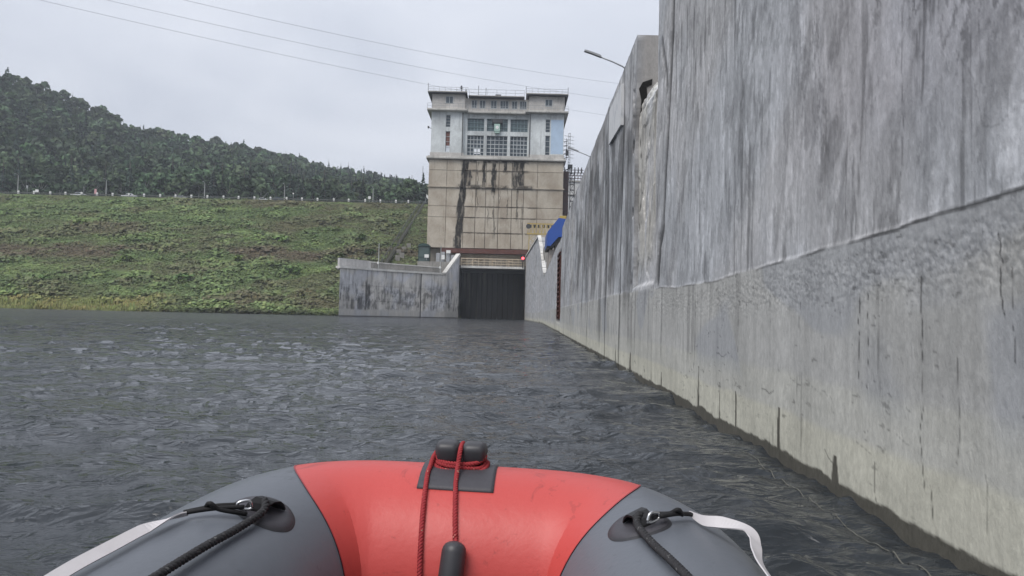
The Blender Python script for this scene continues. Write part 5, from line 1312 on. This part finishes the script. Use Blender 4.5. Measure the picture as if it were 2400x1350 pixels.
def braid(mb, path, r, pitch, strands=3):
    """twisted rope of several strands round a path"""
    P = [Vector(p) for p in path]; L = [0]
    for a, b in zip(P[:-1], P[1:]): L.append(L[-1] + (b - a).length)
    n = max(8, int(L[-1] / pitch * 9)); Pn = np.array([tuple(p) for p in P])
    Q = [Vector([float(np.interp(L[-1] * k / n, L, Pn[:, j])) for j in range(3)]) for k in range(n + 1)]
    a = None
    fr = []
    for i in range(n + 1):
        t = (Q[min(i+1, n)] - Q[max(i-1, 0)]).normalized()
        if a is None: a = t.orthogonal().normalized()
        a = (a - t * a.dot(t)).normalized(); fr.append((t, a, t.cross(a)))
    for s in range(strands):
        pts = []
        for i in range(n + 1):
            th = 2 * pi * (L[-1] * i / n / pitch + s / strands); pts.append(Q[i] + (fr[i][1] * cos(th) + fr[i][2] * sin(th)) * r * .52)
        mb.tube(pts, r * .56, 6)

def smooth_path(P, n=8): return _catmull([tuple(p) for p in P], n)
def disc(u, ph, a, b, rot, lift, bulge=.002):
    """ellipse lying on the tube skin; a along the tube, b around it (metres)"""
    V = []; K = 40; rings = (0, .35, .7, .93, 1.0)
    for q, rr in enumerate(rings):
        for k in range(K if q else 1):
            t = 2 * pi * k / K; du = a * rr * cos(t); dp = b * rr * sin(t)
            V.append(tp(u + du, ph + math.degrees(dp / TR), lift if q < 4 else -.001))
    F = [(0, 1 + k, 1 + (k + 1) % K) for k in range(K)]
    for q in range(1, len(rings) - 1):
        o0 = 1 + (q - 1) * K; o1 = 1 + q * K; F += [(o0 + k, o1 + k, o1 + (k + 1) % K, o0 + (k + 1) % K) for k in range(K)]
    return V, F

def build_boat():
    root = empty('inflatable_boat', tuple(bw((0, 1.0, .3))), 'grey inflatable boat with a red bow section in the foreground', 'boat')
    tube_part('bow_tube', (-1, 0), (1, 0), M['red'], root, 60)
    for s in (-1, 1):
        e = 3.6
        o = tube_part('side_tube', (1, .0006) if s > 0 else -e, e if s > 0 else (-1, -.0006), M['grey'], root, 120, -.0012)
        tube_part('seam_tape', (s, -.002), (s, .002), M['seam_red'], o, 4, .0009)
        # stern cone
        c0 = bw(tube_c(s * e)); m = MB(); m.tube([c0, bw(tube_c(s * e) + Vector((0, -.2, 0))), bw(tube_c(s * e) + Vector((0, -.34, 0)))], [TR, TR * .8, TR * .3], 32); m.build('tube_end', M['blackpvc'], o, smooth=True)
    # floor and transom
    def lp(x, y, z): return tuple(bw((x, y, z)))
    m = MB(); pts = [(-.34, -1.6), (.34, -1.6), (.34, .6), (.27, 1.2), (.12, 1.55), (-.12, 1.55), (-.27, 1.2), (-.34, .6)]
    zb = lambda y: .20 + .10 * max(0, y) 
    n = len(pts); m.add([lp(x, y, zb(y)) for x, y in pts] + [lp(x, y, zb(y) + .03) for x, y in pts], [tuple(reversed(range(n))), tuple(range(n, 2 * n))] + [(i, (i + 1) % n, n + (i + 1) % n, n + i) for i in range(n)]); m.build('floor', M['blackpvc'], root)
    m = MB(); c = [lp(-.34, -1.62, .12), lp(.34, -1.62, .12), lp(.34, -1.58, .12), lp(-.34, -1.58, .12), lp(-.34, -1.62, .56), lp(.34, -1.62, .56), lp(.34, -1.58, .56), lp(-.34, -1.58, .56)]
    m.add(c, [(0,3,2,1),(4,5,6,7),(0,1,5,4),(1,2,6,5),(2,3,7,6),(3,0,4,7)]); m.build('transom', M['blackpvc'], root)
    # bow cleat: curved base plate and two rounded horns with a slot between
    UC = CLEAT_U
    V = []; nu, nph = 20, 20
    us = np.linspace(UC - .082, UC + .082, nu); ph = np.linspace(-30, 31, nph)
    for lay in (.0035, -.002):
        for u in us:
            for p in ph: V.append(tp(float(u), float(p), lay))
    F = []
    for i in range(nu - 1):
        for j in range(nph - 1):
            b = i * nph + j; F.append((b, b + 1, b + nph + 1, b + nph))
    N0 = nu * nph
    bd = [i * nph for i in range(nu)] + [(nu - 1) * nph + j for j in range(1, nph)] + [i * nph + nph - 1 for i in range(nu - 2, -1, -1)] + [j for j in range(nph - 2, 0, -1)]
    F += [(bd[k], bd[(k + 1) % len(bd)], N0 + bd[(k + 1) % len(bd)], N0 + bd[k]) for k in range(len(bd))]
    m = MB(); m.add(V, F); plate = m.build('cleat_plate', M['patch'], root, smooth=True)
    c, t, out, up = tube_frame(UC)
    for s in (-1, 1):
        # horn: rounded block (superellipsoid) leaning back
        V = []; nl, nm = 18, 28
        se = lambda v, e: math.copysign(abs(v) ** e, v)
        for i in range(nl + 1):
            la = -pi / 2 + pi * i / nl
            for k in range(nm):
                lo = 2 * pi * k / nm
                x = .0280 * se(cos(la), .55) * se(cos(lo), .50); y = .034 * se(cos(la), .55) * se(cos(lo) * 0 + sin(lo), .55); z = .0245 * se(sin(la), .62)
                if s * x > 0: x *= 1 - .10 * (z < 0); 
                z += .006 * (1 - (y / .034) ** 2); y += -.004 * z / .0225
                V.append(bw(c + t * (s * .0300 + x) + out * (.004 + y) + up * (TR + .0275 + z)))
        F = [(i * nm + k, i * nm + (k + 1) % nm, (i + 1) * nm + (k + 1) % nm, (i + 1) * nm + k) for i in range(nl) for k in range(nm)]
        m = MB(); m.add(V, F); m.build('cleat_horn', M['horn'], plate, smooth=True)
    m = MB(); st = []
    for k in range(24):
        a = 2 * pi * k / 24; st.append(c + t * .046 * cos(a) + out * (.004 + .026 * sin(a)))
    m.add([bw(p + up * (TR - .004)) for p in st] + [bw(p + up * (TR + .02)) for p in st], [tuple(range(24)), tuple(reversed(range(24, 48)))] + [(k, (k + 1) % 24, 24 + (k + 1) % 24, 24 + k) for k in range(24)]); m.build('cleat_stem', M['rubber'], plate)
    # ring patches with a strap tab
    for u, p, s in ((PATCH_L[0], PATCH_L[1], -1), (PATCH_R[0], PATCH_R[1], 1)):
        V, F = disc(u, p, .056, .057, 0, .0035); m = MB(); m.add(V, F); d = m.build('ring_patch', M['patch'], root, smooth=True)
        V, F = disc(u, p, .060, .061, 0, .0015); m = MB(); m.add(V, F); m.build('patch_rim', M['blackpvc'], d, smooth=True)
        # folded strap tab arching up from the patch
        m = MB(); 
        W_ = .015; pr = [(-.028, .004), (-.018, .014), (-.004, .022), (.012, .022), (.026, .014), (.034, .004)]
        VV = []
        for a, h in pr:
            for w in (-W_, W_):
                for dh in (0, .004): VV.append(tp(u + s * a * .8 + w * .5, p + math.degrees((w - a * .35) / TR), h + dh))
        FF = []
        for k in range(len(pr) - 1):
            b = k * 4; FF += [(b, b + 2, b + 6, b + 4), (b + 1, b + 5, b + 7, b + 3), (b, b + 4, b + 5, b + 1), (b + 2, b + 3, b + 7, b + 6)]
        FF += [(0, 1, 3, 2), (len(VV) - 4, len(VV) - 2, len(VV) - 1, len(VV) - 3)]
        m.add(VV, FF); m.build('strap_tab', M['rubber'], d)
    return root
M['seam_red'] = pvc('seam_tape', (0.30, 0.035, 0.04), .5); M['horn'] = plain('black_plastic', (0.040, 0.040, 0.045), .42, .45, .25, 25)
CLEAT_U = -0.018; PATCH_L = (-0.605, 21.0); PATCH_R = (0.568, 17.0)
#FIT
build_boat()

def ropes():
    UC = CLEAT_U
    c, t, out, up = tube_frame(UC)
    o = empty('bow_rope', tuple(tp(UC, 10)), 'thin red rope wound round the bow cleat and hanging down the red tube', 'rope')
    r = .0052
    def cl(x, y, z): return bw(c + t * x + out * y + up * (TR + z - .001))
    for q, (zz, gx, gy) in enumerate(((.013, .0545, .036), (.006, .060, .042), (.0225, .053, .035))):
        m = MB(); pts = []
        for k in range(41):
            a = 2 * pi * k / 40; ex = abs(cos(a)) ** .6 * (1 if cos(a) > 0 else -1); ey = abs(sin(a)) ** .75 * (1 if sin(a) > 0 else -1)
            pts.append(cl(gx * ex, .004 + gy * ey, zz + .003 * sin(a * 2 + q) - .008 * (ey < 0) * abs(ey)))
        braid(m, pts, r, .02); m.build('wrap', M['redrope'], o, smooth=True)
    # strand through the slot, down to the grip
    P = [cl(.001, .042, .02), cl(.001, .036, .040), cl(.001, .018, .050), cl(.001, -.012, .049), cl(.001, -.037, .038), cl(.0, -.053, .014)]
    P += [tp(UC + .0018 * k, 20 + 4.4 * k, .006) for k in range(1, 11)] + [tp(UC + .020, GRIP_PH, .022)]
    m = MB(); braid(m, smooth_path(P, 5), r, .02); m.build('strand', M['redrope'], o, smooth=True)
    # left strand, runs down past the frame
    P = [cl(-.058, .02, .028), cl(-.0615, -.01, .02), cl(-.063, -.036, .006)] + [tp(UC - .064 + .0021 * k, 18 + 7 * k, .006) for k in range(0, 16)]
    m = MB(); braid(m, smooth_path(P, 5), r, .02); m.build('strand', M['redrope'], o, smooth=True)
    # black rubber grip on the rope
    g = []
    A = tp(UC + .0195, GRIP_PH, .027); B = A + (tp(UC + .008, GRIP_PH + 45, .06) - A).normalized() * .16
    ax = (B - A).normalized(); L = (B - A).length
    prof = [(0, .004), (.002, .012), (.006, .0185), (.012, .0225), (.02, .0242), (L, .0245), (L + .01, .02)]
    m = MB(); m.tube([A + ax * q for q, _ in prof], [w for _, w in prof], 28); m.build('grip', M['horn'], o, smooth=True)
    # grab lines
    for s, (u, p), lab in ((-1, PATCH_L, 'left'), (1, PATCH_R, 'right')):
        o = empty('grab_line', tuple(tp(u, p)), 'black braided grab line running back along the %s tube' % lab, 'rope', 'braided grab lines of the boat')
        P = [tp(u - s * .004, p - 5, .010), tp(u + s * .012, p - 1, .022), tp(u + s * .04, p + 2, .016)]
        for k in range(1, 12): P.append(tp(u + s * (.04 + .075 * k), p + 2 + (LINE_DP[lab] * k / 11), .0085 + .02 * sin(pi * min(1, k / 9)) * .4))
        m = MB(); braid(m, smooth_path(P, 4), .0070, .026, 3); m.build('cord', M['blackrope'], o, smooth=True)
    # white lashing straps with cord and clip
    for s, (u, p), lab in ((-1, PATCH_L, 'left'), (1, PATCH_R, 'right')):
        o = empty('lashing_strap', tuple(tp(u + s * .1, p - 30)), ('flat white webbing strap lying along the outer edge of the left tube' if s < 0 else 'white webbing strap twisting in a loop over the right tube'), 'strap')
        d0, dp = (STRAP_L if s < 0 else STRAP_R)
        a = (u + s * .045, p - 2); b = (u + s * d0, p + dp)
        mid = lambda t_: (a[0] + (b[0] - a[0]) * t_, a[1] + (b[1] - a[1]) * t_)
        m = MB()
        m.tube(smooth_path([tp(*mid(.02), .018), tp(*mid(.10), .030), tp(*mid(.24), .026), tp(*mid(.25), .016), tp(*mid(.1), .014), tp(*mid(.02), .018)], 5), .0028, 6); m.build('clip', M['chrome'], o, smooth=True)
        m = MB()
        for dd in (-1.6, 1.6):
            P = [tp(mid(.2)[0], mid(.2)[1] + dd, .020), tp(mid(.5)[0], mid(.5)[1] + dd * 1.2, .017), tp(mid(.75)[0], mid(.75)[1] + dd * .8, .014), tp(mid(1.0)[0], mid(1.0)[1] + dd * .5, .012)]
            m.tube(smooth_path(P, 5), .0040, 6)
        kn = mid(.62); m.tube(smooth_path([tp(kn[0], kn[1] - 3, .014), tp(kn[0] + s * .008, kn[1], .026), tp(kn[0], kn[1] + 3, .016), tp(kn[0] - s * .012, kn[1] + 8, .012), tp(kn[0] - s * .03, kn[1] + 13, .008)], 5), .0042, 6)
        m.build('cord', M['blackcord'], o, smooth=True)
        V = []; W_ = .013
        pts = STRAP_PTS['left' if s < 0 else 'right']
        path = smooth_path([tuple(tp(u + q[0], p + q[1], q[2])) for q in pts], 8); nrm = []
        tw = np.interp(np.linspace(0, len(pts) - 1, len(path)), range(len(pts)), [q[3] for q in pts])
        wd = np.interp(np.linspace(0, len(pts) - 1, len(path)), range(len(pts)), [q[4] for q in pts])
        for k, q in enumerate(path):
            tt = (path[min(k + 1, len(path) - 1)] - path[max(k - 1, 0)]).normalized(); cc = Vector((0, 0, 1)).cross(tt).normalized(); nn = tt.cross(cc)
            a_ = radians(float(tw[k])); side = cc * cos(a_) + nn * sin(a_); up_ = tt.cross(side)
            for w in (-wd[k], wd[k]):
                for h in (0, .0022): V.append(q + side * float(w) + up_ * h)
        F = []
        for k in range(len(path) - 1):
            b_ = k * 4; F += [(b_, b_ + 2, b_ + 6, b_ + 4), (b_ + 1, b_ + 5, b_ + 7, b_ + 3), (b_, b_ + 4, b_ + 5, b_ + 1), (b_ + 2, b_ + 3, b_ + 7, b_ + 6)]
        F += [(0, 1, 3, 2), (len(V) - 4, len(V) - 2, len(V) - 1, len(V) - 3)]
        m = MB(); m.add(V, F); m.build('webbing', M['web'], o, smooth=False)
GRIP_PH = 63.0
LINE_DP = {'left': -6.0, 'right': -20.0}
STRAP_L = (.11, -25); STRAP_R = (-.01, -28)
STRAP_PTS = {'left': [(-.105, -24, .008, 60, .004), (-.14, -26, .012, 30, .009), (-.20, -27.5, .0145, -25, .0105), (-.28, -28, .0155, -28, .0105), (-.36, -29, .0155, -28, .0105), (-.46, -29, .013, -25, .0105), (-.8, -29, .011, -20, .010)],
             'right': [(-.015, -27, .012, 80, .004), (.02, -31, .014, 70, .009), (.045, -36, .026, 40, .012), (.07, -44, .040, 0, .013), (.10, -46, .032, -40, .013), (.15, -44, .018, -50, .013), (.23, -42, .010, -45, .013), (.5, -40, .008, -40, .013)]}
ropes()

def foam():
    s = np.linspace(2.2, 6.5, 220); off = 0.10 + 0.22 * fbm(s * 0.45, s * 0, 12, 2) + 0.03 * np.sin(s * 1.7)
    wd = 0.0015 + 0.004 * fbm(s * 3, s * 0, 19, 3); x = wall_x(s) - off
    z = water_h(x, s, np.hypot(x, s) * .0078)
    V = np.concatenate([np.stack([x - wd, s, z + .006], -1), np.stack([x + wd, s, z + .006], -1)]); n = len(s); k = np.arange(n - 1)
    fm = Mat('foam', .8, .2); fn = fm.noise((1, 1, 1), 25, 3, .6); fm.base(fm.mix((.05, .05, .045), (.17, .17, .15), fn))
    tag(np_mesh('foam', V, np.stack([k, k + n, k + n + 1, k + 1], -1), fm.m), 'thin pale line of foam drifting along the wall foot', 'foam', kind='stuff')
foam()
